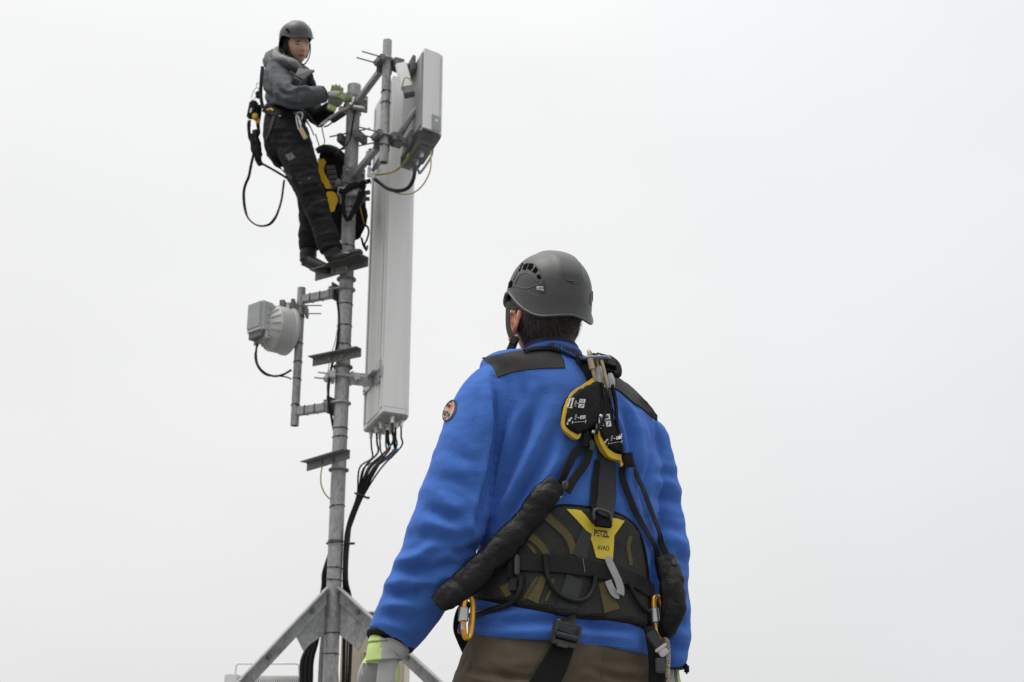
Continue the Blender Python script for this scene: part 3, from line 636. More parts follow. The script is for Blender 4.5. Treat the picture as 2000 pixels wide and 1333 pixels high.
def fold(co, nr, folds, front=True):
    """folds: (polyline in photo points, half width px, depth m) pushed along the normal on the side facing the photographer"""
    px, py = proj(co); vd = np.array(CAM) - co; vd /= np.linalg.norm(vd, axis=1)[:, None]
    fw = np.clip((nr * vd).sum(1) * 2.2 + .55, 0, 1); tot = np.zeros(len(co))
    for pl, sg, amp in folds:
        if len(pl) > 2: pl = [(q[0], q[1]) for q in cr_spline([V((x, y, 0)) for x, y in pl], 4)]
        pl = np.array(pl, float); L = np.concatenate([[0], np.cumsum(np.linalg.norm(np.diff(pl, axis=0), axis=1))]); best = np.full(len(co), 1e9); tt = np.zeros(len(co))
        for i in range(len(pl) - 1):
            a = pl[i]; d = pl[i + 1] - a; l2 = (d ** 2).sum() + 1e-9
            t = np.clip(((px - a[0]) * d[0] + (py - a[1]) * d[1]) / l2, 0, 1)
            ds = np.hypot(px - a[0] - t * d[0], py - a[1] - t * d[1]); m = ds < best
            best[m] = ds[m]; tt[m] = (L[i] + t[m] * (L[i + 1] - L[i])) / L[-1]
        tap = np.clip(np.minimum(tt, 1 - tt) * 4, 0.25, 1); u = best / sg
        prof = np.exp(-u ** 1.45) - .35 * np.exp(-((u - 1.7) / .8) ** 2)
        tot += amp * tap * prof
    return tot * fw
def bvh_of(co, fs): return BVHTree.FromPolygons([V(p) for p in co], fs)
class Surf:
    """surfaces seen along photo rays; hit() returns point and outward normal on the nearest"""
    def __init__(s, *b): s.b = list(b); s.last = 3.5
    def hit(s, px, py, off=0, Y=None):
        d = ray(px, py).normalized(); best = None
        for b in s.b:
            loc, nr, _, ds = b.ray_cast(CAM, d)
            if loc is not None and (best is None or ds < best[2]): best = (loc, nr, ds)
        if best is None:
            p = P(px, py, Y or s.last); return p, -d, False
        loc, nr, _ = best
        if nr.dot(d) > 0: nr = -nr
        s.last = loc.y
        return loc + nr * off, nr, True
def near_fix(pts, nrm, ok):
    n = len(pts)
    if not any(ok): return
    for i in range(n):
        if not ok[i]:
            j = min((k for k in range(n) if ok[k]), key=lambda k: abs(k - i))
            # keep the photo ray, take the depth of the nearest surface point
            d = pts[i] - CAM; pts[i] = CAM + d * ((pts[j].y) / d.y); nrm[i] = nrm[j]
def path_hits(surf, path, off, step=7, smooth=3):
    pl = cr_spline([V((x, y, 0)) for x, y in path], 8) if len(path) > 2 else [V((*path[0], 0)), V((*path[1], 0))]
    out = [pl[0]]
    for a, b in zip(pl, pl[1:]):
        k = max(1, int((b - a).length / step))
        for i in range(1, k + 1): out.append(a.lerp(b, i / k))
    q = [out[0]]
    for p in out[1:]:
        if (p - q[-1]).length >= step * .8: q.append(p)
    pts = []; nr = []; ok = []
    for p in q:
        a, n, o = surf.hit(p.x, p.y, 0); pts.append(a); nr.append(n); ok.append(o)
    near_fix(pts, nr, ok)
    for _ in range(smooth):
        P2 = [pts[0]] + [(pts[i - 1] + pts[i] * 2 + pts[i + 1]) / 4 for i in range(1, len(pts) - 1)] + [pts[-1]]
        N2 = [nr[0] + nr[min(1, len(nr) - 1)]] + [(nr[i - 1] + nr[i] * 2 + nr[i + 1]) for i in range(1, len(nr) - 1)] + [nr[-1] + nr[-2]]
        # never let smoothing sink below the surface seen
        pts = [a if (a - CAM).length <= (b - CAM).length + .004 else b for a, b in zip(P2, pts)]; nr = [n.normalized() for n in N2]
    return [p + n * off for p, n in zip(pts, nr)], nr
def strap(surf, path, wpx, t=.0025, off=.003, mb_=None, smooth=4, mi=0):
    pts, nr = path_hits(surf, path, off, smooth=smooth); s = mb_ or MB()
    n = len(pts)
    ww = [pxm(wpx if not hasattr(wpx, '__len__') else wpx[0] + (wpx[1] - wpx[0]) * i / (n - 1), pts[i]) for i in range(n)]
    s.ribbon(pts, nr, ww, t, res=1, mi=mi); return s
def cord(surf, path, rpx, off=None, mb_=None, n=8, smooth=4, step=7):
    pts, nr = path_hits(surf, path, 0, smooth=smooth, step=step); r = pxm(rpx, pts[0]); o = r if off is None else off
    s = mb_ or MB(); s.tube([p + q * o for p, q in zip(pts, nr)], r, n=n, res=1); return s
def dice(v2, f2, grid):
    """cut a flat 2d mesh (photo pixels) along a grid so that it can follow a surface"""
    bm = bmesh.new(); vs = [bm.verts.new((x, y, 0)) for x, y in v2]
    for f in f2:
        try: bm.faces.new([vs[i] for i in f])
        except ValueError: pass
    xs = [p[0] for p in v2]; ys = [p[1] for p in v2]
    for ax, lo, hi in ((0, min(xs), max(xs)), (1, min(ys), max(ys))):
        k = math.floor(lo / grid) + 1
        while k * grid < hi:
            co = [0, 0, 0]; co[ax] = k * grid; no = [0, 0, 0]; no[ax] = 1
            bmesh.ops.bisect_plane(bm, geom=list(bm.verts) + list(bm.edges) + list(bm.faces), plane_co=co, plane_no=no, dist=1e-5); k += 1
    bmesh.ops.remove_doubles(bm, verts=bm.verts, dist=1e-4); bm.verts.index_update()
    bnd = [tuple(v.index for v in e.verts) for e in bm.edges if len(e.link_faces) == 1]
    o = ([(v.co.x, v.co.y) for v in bm.verts], [tuple(v.index for v in f.verts) for f in bm.faces], bnd); bm.free(); return o
def patch(surf, poly, t=.0015, off=.0015, grid=6, mb_=None, faces=None, smooth=1, mi=0, spline=0, ret=False, round_=0):
    """poly in photo points laid onto the surface as a sheet with thickness t"""
    if spline: q = [V((x, y, 0)) for x, y in poly]; c = cr_spline(q[-1:] + q + q[:2], spline); poly = [(p.x, p.y) for p in c[spline:-spline - 0][:-1]][: len(poly) * spline]
    v2, f2, bnd = dice(poly, faces or [tuple(range(len(poly)))], grid)
    pts = []; nr = []; ok = []
    for x, y in v2:
        a, n, o = surf.hit(x, y, 0); pts.append(a); nr.append(n); ok.append(o)
    near_fix2(pts, nr, ok, v2)
    if smooth and len(pts) > 3:
        ed = set()
        for f in f2:
            for i in range(len(f)): ed.add(tuple(sorted((f[i], f[(i + 1) % len(f)]))))
        ed = np.array(list(ed)); nn = np.array([tuple(n) for n in nr]); nn = lsmooth(nn, ed, smooth * 2); nn /= np.linalg.norm(nn, axis=1)[:, None] + 1e-9
        co = np.array([tuple(p) for p in pts]); co = lsmooth(co, ed, smooth, .5) if smooth > 1 else co
        pts = [V(p) for p in co]; nr = [V(n) for n in nn]
    tt = [off] * len(pts)
    if round_:
        B = np.array([v2[i] for e in bnd for i in e])
        tt = []
        for x, y in v2:
            d = np.min(np.hypot(B[:, 0] - x, B[:, 1] - y)); tt.append(off * (.25 + .75 * min(1, d / round_) ** .6))
    top = [p + n * o_ for p, n, o_ in zip(pts, nr, tt)]; bot = [p + n * (o_ - t) for p, n, o_ in zip(pts, nr, tt)]
    n = len(top); s = mb_ or MB()
    fs = [f for f in f2] + [tuple(i + n for i in reversed(f)) for f in f2] + [(a, b, b + n, a + n) for a, b in bnd]
    s.add(top + bot, fs, mi)
    if ret: return s, top, f2
    return s
def near_fix2(pts, nr, ok, v2):
    if all(ok) or not any(ok): return
    A = np.array([v2[i] for i in range(len(ok)) if ok[i]]); ids = [i for i in range(len(ok)) if ok[i]]
    for i in range(len(ok)):
        if not ok[i]:
            j = ids[int(np.argmin(np.hypot(A[:, 0] - v2[i][0], A[:, 1] - v2[i][1])))]; d = pts[i] - CAM
            pts[i] = CAM + d * (pts[j].y / d.y); nr[i] = nr[j]
def text2d(body, bold=0.0, shear=0.0, space=1.0):
    cu = bpy.data.curves.new('t', 'FONT'); cu.body = body; cu.offset = bold; cu.shear = shear; cu.space_character = space; cu.resolution_u = 3
    o = bpy.data.objects.new('t', cu); COL.objects.link(o); dg = bpy.context.evaluated_depsgraph_get(); ev = o.evaluated_get(dg); m = ev.to_mesh()
    v = [(p.co.x, p.co.y) for p in m.vertices]; f = [tuple(p.vertices) for p in m.polygons]; ev.to_mesh_clear(); bpy.data.objects.remove(o); bpy.data.curves.remove(cu)
    xs = [p[0] for p in v]; ys = [p[1] for p in v]; x0, x1, y0, y1 = min(xs), max(xs), min(ys), max(ys)
    return [((x - x0) / (x1 - x0), (y - y0) / (y1 - y0)) for x, y in v], f
def lettering(surf, body, o, ux, uy, off=.002, bold=.02, grid=8, mb_=None, arc=0, shear=0, t=.0006, mi=0):
    """text box: o lower left photo point, ux along the words, uy up the letters (both in photo px)"""
    v, f = text2d(body, bold, shear); v = [(o[0] + ux[0] * x + uy[0] * y + arc * (4 * x * (1 - x)) * uy[0] / 10, o[1] + ux[1] * x + uy[1] * y + arc * 4 * x * (1 - x) * uy[1] / 10) for x, y in v]
    return patch(surf, v, t=t, off=off, grid=grid, mb_=mb_, faces=f, smooth=1, mi=mi)
def ell(cx, cy, rx, ry, rot=0, n=20):
    return [(cx + rx * math.cos(a) * math.cos(rot) - ry * math.sin(a) * math.sin(rot), cy + rx * math.cos(a) * math.sin(rot) + ry * math.sin(a) * math.cos(rot)) for a in np.linspace(0, 2 * math.pi, n, endpoint=False)]

# ------------------------------------------------------------------ a head with a face, local x right, y forward, z up
def head_mesh(sub=5):
    bm = bmesh.new(); bmesh.ops.create_icosphere(bm, subdivisions=sub, radius=1); bm.verts.index_update()
    co = np.array([tuple(v.co) for v in bm.verts]); fs = [tuple(v.index for v in f.verts) for f in bm.faces]; bm.free()
    x, y, z = co[:, 0].copy(), co[:, 1].copy(), co[:, 2].copy()
    X = x * .077; Y = y * .098; Z = z * .120
    lo = np.clip(-z, 0, 1); X *= 1 - .25 * lo ** 1.8; bk = np.clip(-y, 0, 1); Y += bk * lo ** 1.2 * .055
    fr = np.clip(y, 0, 1); Y -= fr * lo ** 3 * .012
    Y *= np.where(y > 0, 1 - .06 * np.clip(z, 0, 1), 1)
    g = lambda a, b, s, c=None, d=None, e=1: np.exp(-((X - a) / s) ** 2 - ((Z - b) / (c or s)) ** 2) * (y > 0)
    Y += .023 * np.exp(-(X / .0105) ** 2) * np.clip((.022 - Z) / .052, 0, 1) * (Z > -.036) * (y > 0) + .010 * np.exp(-(X / .011) ** 2) * np.exp(-((Z + .036) / .006) ** 2) * (Z <= -.036) * (y > 0)
    Y += .008 * (g(.013, -.030, .007) + g(-.013, -.030, .007)); Y -= .011 * (g(.031, .004, .014, .010) + g(-.031, .004, .014, .010))
    Y += .006 * (g(.030, .022, .02, .007) + g(-.030, .022, .02, .007)); Y += .005 * (g(.04, -.022, .018) + g(-.04, -.022, .018))
    Y += .006 * g(0, -.060, .022, .006) + .005 * g(0, -.073, .020, .006) - .005 * g(0, -.0665, .024, .0022)
    Y += .008 * g(0, -.100, .022, .014); Y += .004 * (g(.031, .004, .010, .007) + g(-.031, .004, .010, .007))
    return np.stack([X, Y, Z], 1), fs
def ear_mesh(side):
    s = MB(); s.tube([V((side * .004, -.012, .018)), V((side * .014, -.020, .026)), V((side * .018, -.018, .0)), V((side * .012, -.004, -.022)), V((side * .004, .006, -.030)), V((side * .003, .010, -.012)), V((side * .003, .011, .010)), V((side * .008, .002, .026))], [.0045, .005, .0048, .0045, .006, .003, .003, .004], n=8, res=4, closed=True)
    s.tube([V((side * -.004, 0, .012)), V((side * .005, -.004, .004)), V((side * .002, 0, -.02))], [.012, .013, .009], n=8, res=3, flat=.6)
    return s.v, s.f
def frame(c, fwd, up):
    f = V(fwd).normalized(); u = V(up); u = (u - f * u.dot(f)).normalized(); r = f.cross(u); return Matrix(((r.x, f.x, u.x, c.x), (r.y, f.y, u.y, c.y), (r.z, f.z, u.z, c.z), (0, 0, 0, 1)))
def tf(mx, co): return [mx @ V(p) for p in co]
def glove_mesh(mx, side=1, curl=.5, scale=1.0, spread=.12, voxel=.0035):
    """hand along -z from the wrist, back of the hand towards -y, thumb towards +x*side; one continuous surface"""
    s = MB(); k = scale
    s.tube([V((0, 0, .03)) * k, V((0, 0, 0)) * k, V((0, 0, -.03)) * k, V((0, .002, -.06)) * k, V((0, .004, -.09)) * k], [.031 * k, .032 * k, .042 * k, .047 * k, .044 * k], n=16, res=3, flat=.48, up=(1, 0, 0))
    for i, (x, ln, r) in enumerate(((.033, .072, .0112), (.012, .08, .0118), (-.010, .074, .0112), (-.031, .058, .0100))):
        x *= side; d = V((x * spread * 5, 0, -1)).normalized(); a = V((x, .003, -.085)); pts = [a - d * .02]; ang = .15 + curl * .3
        p = a
        for j, fr in enumerate((.42, .32, .26)):
            pts.append(p); dd = (d * math.cos(ang) + V((0, 1, 0)) * math.sin(ang)).normalized(); p = p + dd * ln * fr; ang += curl * (.9 - .08 * i) * (1, .8, .6)[j]
        pts.append(p)
        s.tube([q * k for q in pts], [r * k * q for q in (1.05, 1.08, 1.02, .95, .8)], n=10, res=3)
        s.ball(pts[-1] * k, r * .82 * k, seg=10)
    x = .034 * side; pts = [V((x * .6, .005, -.015)), V((x * 1.15, .012, -.035)), V((x * 1.55, .022, -.062)), V((x * 1.65, .032, -.088))]
    s.tube([q * k for q in pts], [.017 * k, .0165 * k, .0145 * k, .0115 * k], n=10, res=3); s.ball(pts[-1] * k, .0118 * k, seg=10)
    co, fs, ed = remesh([(s.v, s.f)], voxel, 2, .5)
    return co, fs, [mx @ V(p) for p in co]
# ================================================================== materials for people
M['blue'] = mat('blue_fleece', (.040, .112, .375), (.050, .135, .435), rough=.95, scale=11, detail=8, sheen=.4, bump=.6, bscale=240, spec=.12, bdist=.003)
M['yoke'] = mat('charcoal_yoke_fabric', (.022, .020, .019), (.028, .026, .025), rough=.7, scale=30, bump=.3, bscale=700, spec=.3)
M['black_fab'] = mat('black_fabric', (.0042, .0042, .0042), (.0065, .0065, .0065), rough=.7, scale=25, bump=.45, bscale=60, spec=.18, bdist=.006)
M['nylon'] = mat('coated_nylon_sleeve', (.0036, .0036, .0036), (.006, .006, .006), rough=.46, scale=20, bump=.6, bscale=26, spec=.24, bdist=.014)
M['web'] = mat('black_webbing', (.005, .005, .0055), (.008, .008, .0085), rough=.55, scale=50, bump=.5, bscale=500, weave=240, spec=.28)
M['web_grey'] = mat('charcoal_webbing', (.016, .018, .021), (.022, .024, .027), rough=.6, scale=50, bump=.4, bscale=500, weave=220)
M['grey_loop'] = mat('pale_grey_webbing', (.28, .28, .28), (.33, .33, .33), rough=.7, scale=60, bump=.4, bscale=500, weave=200)
M['pad'] = mat('dark_mesh_padding', (.009, .009, .009), (.024, .023, .021), rough=.85, scale=420, detail=1, lo=.45, hi=.55, bump=.6, bscale=420)
M['olive'] = mat('olive_mesh_stripe', (.098, .078, .022), (.052, .042, .014), rough=.85, scale=700, detail=1, lo=.44, hi=.6, bump=.5, bscale=420)
M['yellow'] = mat('yellow_label', (.62, .47, .03), (.56, .42, .025), rough=.55, scale=12, bump=.15, bscale=200)
M['yellow_trim'] = mat('yellow_trim', (.60, .38, .02), (.54, .33, .015), rough=.6, scale=30, bump=.2, bscale=300)
M['white_print'] = mat('white_print', (.62, .62, .62), rough=.6)
M['black_print'] = mat('black_print', (.012, .012, .02), rough=.6)
M['helmet'] = mat('matt_charcoal_helmet', (.042, .043, .041), (.047, .048, .046), rough=.46, scale=40, detail=10, bump=.12, bscale=700, spec=.5, c3=(.075, .075, .07), c3scale=55, c3lo=.62, c3hi=.8)
M['helmet_dark'] = mat('helmet_black_vent_shade', (.003, .003, .003), rough=.95, spec=.05)  # near black for the clip and for the painted shade inside the vents
M['helmet_badge'] = mat('helmet_badge', (.026, .027, .028), rough=.45)
M['hair'] = mat('dark_brown_hair', (.012, .008, .005), (.040, .028, .019), rough=.55, scale=90, detail=6, stretch=(1, 1, .25), bump=.7, bscale=260)
M['skin'] = mat('skin', (.72, .31, .19), (.62, .24, .14), rough=.55, scale=18, detail=5, bump=.15, bscale=300)
M['skin'].node_tree.nodes['Principled BSDF'].inputs['Subsurface Weight'].default_value = .25
M['skin'].node_tree.nodes['Principled BSDF'].inputs['Subsurface Radius'].default_value = (.012, .005, .003)
M['lip'] = mat('lips', (.34, .16, .125), rough=.5); M['brow'] = mat('eyebrows', (.05, .03, .02), rough=.8)
M['eye'] = mat('eye_white', (.22, .18, .16), rough=.3); M['iris'] = mat('iris', (.02, .015, .01), rough=.25)
M['scarf'] = mat('navy_scarf', (.012, .018, .045), (.02, .028, .06), rough=.85, scale=60, bump=.3, bscale=300)
M['scarf_print'] = mat('pale_blue_print', (.28, .38, .55), rough=.85)
M['trouser'] = mat('olive_brown_trousers', (.058, .042, .023), (.070, .052, .029), rough=.8, scale=16, detail=6, bump=.35, bscale=500)
M['gold'] = mat('gold_carabiner', (.75, .38, .05), (.68, .33, .04), rough=.3, metal=.75, scale=20)
M['steel'] = mat('steel', (.42, .42, .41), (.5, .5, .49), rough=.3, metal=.85, scale=30)
M['steel_blue'] = mat('blue_grey_steel', (.13, .155, .19), (.20, .22, .26), rough=.35, metal=.6, scale=30)
M['steel_dark'] = mat('dark_steel', (.06, .06, .06), (.09, .09, .09), rough=.4, metal=.6, scale=30)
M['tan'] = mat('tan_anodised_metal', (.42, .33, .22), (.36, .28, .18), rough=.38, metal=.4, scale=30)
M['thimble'] = mat('grey_plastic_thimble', (.38, .38, .37), rough=.5)
M['buckle'] = mat('gunmetal_buckle', (.055, .053, .05), (.075, .073, .07), rough=.4, metal=.5, scale=40)
M['rope'] = mat('braided_rope', (.40, .35, .25), (.12, .10, .07), rough=.85, scale=260, detail=1, lo=.5, hi=.6, bump=.6, bscale=300)
M['lime'] = mat('lime_glove_fabric', (.54, .70, .25), (.48, .62, .21), rough=.8, scale=30, bump=.3, bscale=400)
M['glove'] = mat('pale_grey_goatskin', (.40, .40, .385), (.34, .34, .33), rough=.75, scale=12, detail=6, bump=.35, bscale=160)
M['glove_dark'] = mat('mid_grey_glove_panel', (.15, .145, .145), (.18, .175, .175), rough=.8, scale=30, bump=.3, bscale=300)
M['orange'] = mat('orange_embroidery', (.75, .16, .06), (.6, .12, .04), rough=.8, scale=200, bump=.4, bscale=400)
M['badge_grey'] = mat('grey_embroidery', (.36, .37, .34), (.10, .12, .11), rough=.8, scale=300, lo=.5, hi=.6)
M['boot'] = mat('black_boot_leather', (.008, .008, .008), (.014, .013, .012), spec=.3, rough=.5, scale=20, bump=.3, bscale=120)
M['sole'] = mat('boot_sole', (.03, .029, .028), rough=.8)

# ================================================================== foreground person
AN = R_(30); XL = V((math.cos(AN), math.sin(AN), 0)); YL = V((-math.sin(AN), math.cos(AN), 0))
YC = 3.6
sp = P(1115, 1262, YC); man = thing('person', V((sp.x, YC, 0)), 'person seen from behind in blue fleece jacket, grey helmet and black climbing harness', 'person')
def body_loft(rows, res=5, n=64, expo=2.5, groove=0.0, Yc=YC, ang=AN, cap=True):
    """rows: (py, left px, right px, half depth, tilt, y shift)"""
    xl = V((math.cos(ang), math.sin(ang), 0)); yl = V((-math.sin(ang), math.cos(ang), 0))
    rs = sprow(rows, res); vs = []; L = len(rs)
    for r in rs:
        py, a, b_, d, tilt, ys = r; c = P((a + b_) / 2, py, Yc + ys); Wm = pxm((b_ - a) / 2, c)
        w_ = math.sqrt(max(Wm ** 2 - (d * math.sin(ang)) ** 2, 1e-4)) / math.cos(ang)
        for k in range(n):
            th = 2 * math.pi * k / n; cs, sn = math.cos(th), math.sin(th)
            u = w_ * abs(cs) ** (2 / expo) * (1 if cs > 0 else -1); v = d * abs(sn) ** (2 / expo) * (1 if sn > 0 else -1)
            if groove and v < 0: v += groove * math.exp(-(u / .03) ** 2)
            q = c + xl * u + yl * v; q.z -= tilt * u; vs.append(q)
    fs = [(i * n + k, i * n + (k + 1) % n, (i + 1) * n + (k + 1) % n, (i + 1) * n + k) for i in range(L - 1) for k in range(n)]
    fs += [tuple(range(n)), tuple((L - 1) * n + k for k in reversed(range(n)))]
    return vs, fs
def ptube(pts, n=24, res=5, flat=1.0, up=None):
    """pts: (px, py, Y, radius px)"""
    s = MB(); pp = [P(a, b_, c) for a, b_, c, d in pts]; s.tube(pp, [pxm(q[3], p) for q, p in zip(pts, pp)], n=n, res=res, flat=flat, up=up)
    s.ball(pp[0], pxm(pts[0][3], pp[0]) * .98); return s.v, s.f

torso_rows = [(704, 1030, 1134, .070, .05, -.005), (711, 1006, 1160, .082, .07, 0), (720, 980, 1196, .096, .10, 0), (736, 952, 1232, .110, .12, 0), (760, 943, 1262, .122, .16, 0), (795, 945, 1278, .130, .17, 0), (845, 952, 1286, .136, .15, 0), (910, 958, 1288, .140, .12, 0), (1000, 947, 1278, .142, .09, 0),
              (1100, 938, 1264, .142, .06, 0), (1180, 928, 1262, .146, .05, 0), (1240, 924, 1268, .150, .05, 0), (1266, 922, 1270, .150, .05, 0), (1274, 924, 1268, .147, .05, 0)]
larm = [(985, 752, 3.50, 36), (956, 765, 3.48, 50), (928, 830, 3.46, 60), (912, 885, 3.45, 62), (895, 950, 3.45, 66), (880, 1010, 3.45, 72), (862, 1060, 3.46, 72), (838, 1110, 3.47, 68), (815, 1160, 3.49, 64), (790, 1205, 3.50, 57), (766, 1243, 3.51, 49), (762, 1250, 3.51, 47)]
rarm = [(1240, 830, 3.72, 40), (1258, 862, 3.73, 50), (1265, 905, 3.74, 56), (1272, 950, 3.75, 57), (1279, 1000, 3.75, 54), (1286, 1040, 3.74, 55), (1292, 1085, 3.73, 57), (1292, 1135, 3.72, 52), (1296, 1185, 3.70, 52), (1300, 1240, 3.69, 49), (1304, 1290, 3.68, 38), (1305, 1306, 3.68, 34)]
tv, tfc = body_loft(torso_rows, groove=.012)
lv = ptube(larm); rv = ptube(rarm)
jc, jf, je = remesh([(tv, tfc), lv, rv], .0048, 5, .5)
nr = vnormals(jc, jf); px, py = proj(jc)
if np.mean((nr * (jc - jc.mean(0))).sum(1)) < 0: nr = -nr; jf = [tuple(reversed(f)) for f in jf]
folds = [ # (polyline, half width px, height m)
 # sleeve, elbow wrinkles on the left arm
 ([(840, 890), (875, 915), (925, 925)], 14, .004), ([(818, 955), (850, 962), (885, 990), (915, 1010)], 11, .007), ([(822, 985), (850, 1003), (885, 1014), (915, 1002)], 10, -.011), ([(800, 1030), (835, 1022), (870, 1030), (920, 1048)], 13, .008),
 ([(806, 1048), (845, 1050), (885, 1062)], 9, -.007), ([(766, 1098), (800, 1092), (830, 1078), (856, 1052)], 10, .013), ([(776, 1122), (820, 1118), (862, 1110), (905, 1098)], 11, -.015), ([(740, 1158), (765, 1140), (800, 1132), (850, 1138)], 11, .012),
 ([(758, 1162), (800, 1163), (835, 1156)], 9, -.013), ([(735, 1190), (775, 1180), (820, 1188), (850, 1180)], 10, .008), ([(750, 1200), (785, 1208), (815, 1222)], 9, -.009), ([(850, 1115), (880, 1125), (905, 1105)], 9, .007), ([(900, 1020), (930, 1044), (915, 1075)], 12, .009),
 ([(875, 1075), (905, 1080), (930, 1060)], 8, -.009), ([(722, 1215), (760, 1222), (812, 1240)], 6, .003), ([(870, 870), (920, 900), (955, 880)], 12, -.004), ([(845, 930), (890, 940), (935, 965)], 8, -.004),
 # armhole seam and drapes on the back
 ([(968, 735), (972, 790), (972, 850), (958, 930), (938, 1010), (925, 1075)], 8, -.016), ([(985, 740), (990, 800), (985, 870)], 10, .004), ([(952, 742), (955, 800), (950, 860)], 12, .005),
 ([(1000, 735), (1010, 790), (1000, 860), (985, 920)], 10, .005), ([(1018, 740), (1030, 800), (1015, 870)], 9, -.004),
 ([(1080, 790), (1040, 880), (1000, 960), (965, 1040)], 13, .008), ([(1090, 830), (1055, 910), (1010, 985), (975, 1050)], 10, -.007), ([(1095, 880), (1060, 950), (1020, 1010)], 12, .007),
 ([(1060, 770), (1020, 860), (985, 950), (958, 1020)], 11, -.007), ([(1040, 760), (1005, 850), (978, 930)], 9, .004), ([(1130, 900), (1100, 960), (1060, 1000)], 9, .004),
 ([(1195, 760), (1235, 810), (1252, 870), (1250, 940)], 9, .006), ([(1210, 780), (1232, 850), (1235, 930), (1240, 980)], 8, -.007), ([(1225, 900), (1235, 960), (1250, 1020)], 9, .006), ([(1205, 800), (1222, 880), (1225, 960)], 8, .005),
 ([(1240, 780), (1262, 830), (1268, 890)], 8, .005), ([(1280, 820), (1284, 870), (1270, 920), (1258, 960), (1258, 1010)], 8, -.014), ([(1255, 800), (1275, 860), (1262, 920)], 6, -.004),
 # right sleeve
 ([(1268, 930), (1300, 925), (1330, 938)], 9, -.006), ([(1270, 945), (1300, 942), (1328, 955)], 9, .007), ([(1265, 968), (1300, 975), (1330, 985)], 9, -.007), ([(1268, 1000), (1305, 1000), (1332, 1015)], 11, .006),
 ([(1275, 1035), (1310, 1030), (1340, 1045)], 8, -.006), ([(1290, 1060), (1320, 1055), (1348, 1075)], 11, .008), ([(1310, 1100), (1335, 1095), (1345, 1110)], 9, -.007), ([(1320, 1130), (1345, 1125)], 9, .005),
 ([(1325, 1160), (1348, 1160)], 9, -.005), ([(1322, 1190), (1348, 1195)], 10, .006), ([(1310, 1215), (1345, 1222)], 8, -.006), ([(1305, 1240), (1348, 1245)], 10, .007), ([(1305, 1265), (1345, 1272)], 7, -.006), ([(1308, 1290), (1340, 1290)], 8, .003),
 # hem roll
 ([(930, 1200), (1000, 1215), (1080, 1212), (1160, 1222), (1262, 1232)], 9, -.007), ([(925, 1222), (1000, 1236), (1100, 1238), (1200, 1245), (1268, 1255)], 11, .007), ([(935, 1195), (975, 1205), (1010, 1198)], 7, .005), ([(1150, 1218), (1200, 1213), (1250, 1225)], 7, .004),
 ([(927, 1212), (955, 1224), (1000, 1228)], 6, -.005)]
folds = [(a_, b_ * 1.1, c_ * (.95 if (a_[0][0] < 930 or a_[0][0] > 1262) else 1.7)) for a_, b_, c_ in folds]
d = fold(jc, nr, folds)
al = fnoise(jc, (9, 9, 16), 3, 3) * .0045 + fnoise(jc, (4, 4, 5), 9, 2) * .004
arm_m = ((px < 945) | (px > 1275)).astype(float)
al *= .5 + .35 * arm_m
d += al
jc = jc + nr * d[:, None]; jc = lsmooth(jc, je, 1, .25)
jnr = vnormals(jc, jf)
JB = bvh_of(jc, jf); S_J = Surf(JB)
jacket = mkobj('jacket', jc, jf, M['blue'], man, sharp=180)
# seams
for nm, pa in (('seam', [(724, 1222), (765, 1234), (812, 1247)]), ('seam', [(925, 1236), (1000, 1249), (1100, 1254), (1200, 1262), (1266, 1268)]), ('seam', [(968, 738), (973, 790), (972, 850), (957, 930), (940, 1000)]),):
    cord(S_J, pa, 1.1, off=.0005).build(nm, M['blue'], jacket)
# charcoal shoulder yokes
def patchobj(surf, poly, name, mt, parent, **k):
    return patch(surf, poly, **k).build(name, M[mt], parent, sharp=60)
yl = [(941, 700), (965, 695), (1000, 687), (1040, 683), (1078, 685), (1092, 690), (1100, 702), (1103, 720), (1070, 720), (1030, 723), (1000, 728), (985, 733), (971, 738), (967, 725), (958, 712)]
patchobj(S_J, yl, 'shoulder_yoke', 'yoke', jacket, t=.002, off=.0016, grid=5)
yr = [(1192, 730), (1215, 744), (1240, 764), (1262, 787), (1283, 812), (1283, 826), (1262, 808), (1235, 789), (1208, 768), (1190, 755)]
patchobj(S_J, yr, 'shoulder_yoke', 'yoke', jacket, t=.006, off=.005, grid=8, smooth=3)
for pa in ([(971, 738), (985, 733), (1000, 728), (1030, 723), (1070, 720), (1103, 720)], [(1103, 720), (1100, 702), (1092, 690)]): cord(S_J, pa, .8, off=.002).build('piping', M['black_fab'], jacket)
# collar with its lettering
def collar(rows, name, mt, parent, n=64, th=.006):
    """rows: (px centre, py, Y, rx m, ry m, tilt)"""
    rs = sprow(rows, 4); vs = []; m = len(rs)
    for inner in (0, 1):
        for r in (rs if not inner else rs[::-1]):
            c = P(r[0], r[1], r[2])
            for k in range(n):
                a = 2 * math.pi * k / n; rx = r[3] - th * inner; ry = r[4] - th * inner
                q = c + XL * (rx * math.cos(a)) + YL * (ry * math.sin(a)); q.z -= r[5] * rx * math.cos(a) - r[6] * ry * math.sin(a); vs.append(q)
    m2 = 2 * m; fs = [(i * n + k, i * n + (k + 1) % n, ((i + 1) % m2) * n + (k + 1) % n, ((i + 1) % m2) * n + k) for i in range(m2) for k in range(n)]
    return vs, fs, mkobj(name, vs, fs, M[mt], parent, sharp=60)
cv, cf, co_ = collar([(1076, 750, 3.58, .096, .094, .06, -.22), (1076, 735, 3.58, .095, .093, .06, -.22), (1076, 728, 3.575, .085, .083, .06, -.22), (1076, 716, 3.575, .086, .084, .06, -.22), (1075, 708, 3.575, .088, .085, .06, -.22), (1075, 699, 3.575, .086, .083, .06, -.22)], 'collar', 'blue', jacket)
S_C = Surf(BVHTree.FromPolygons(cv, cf))
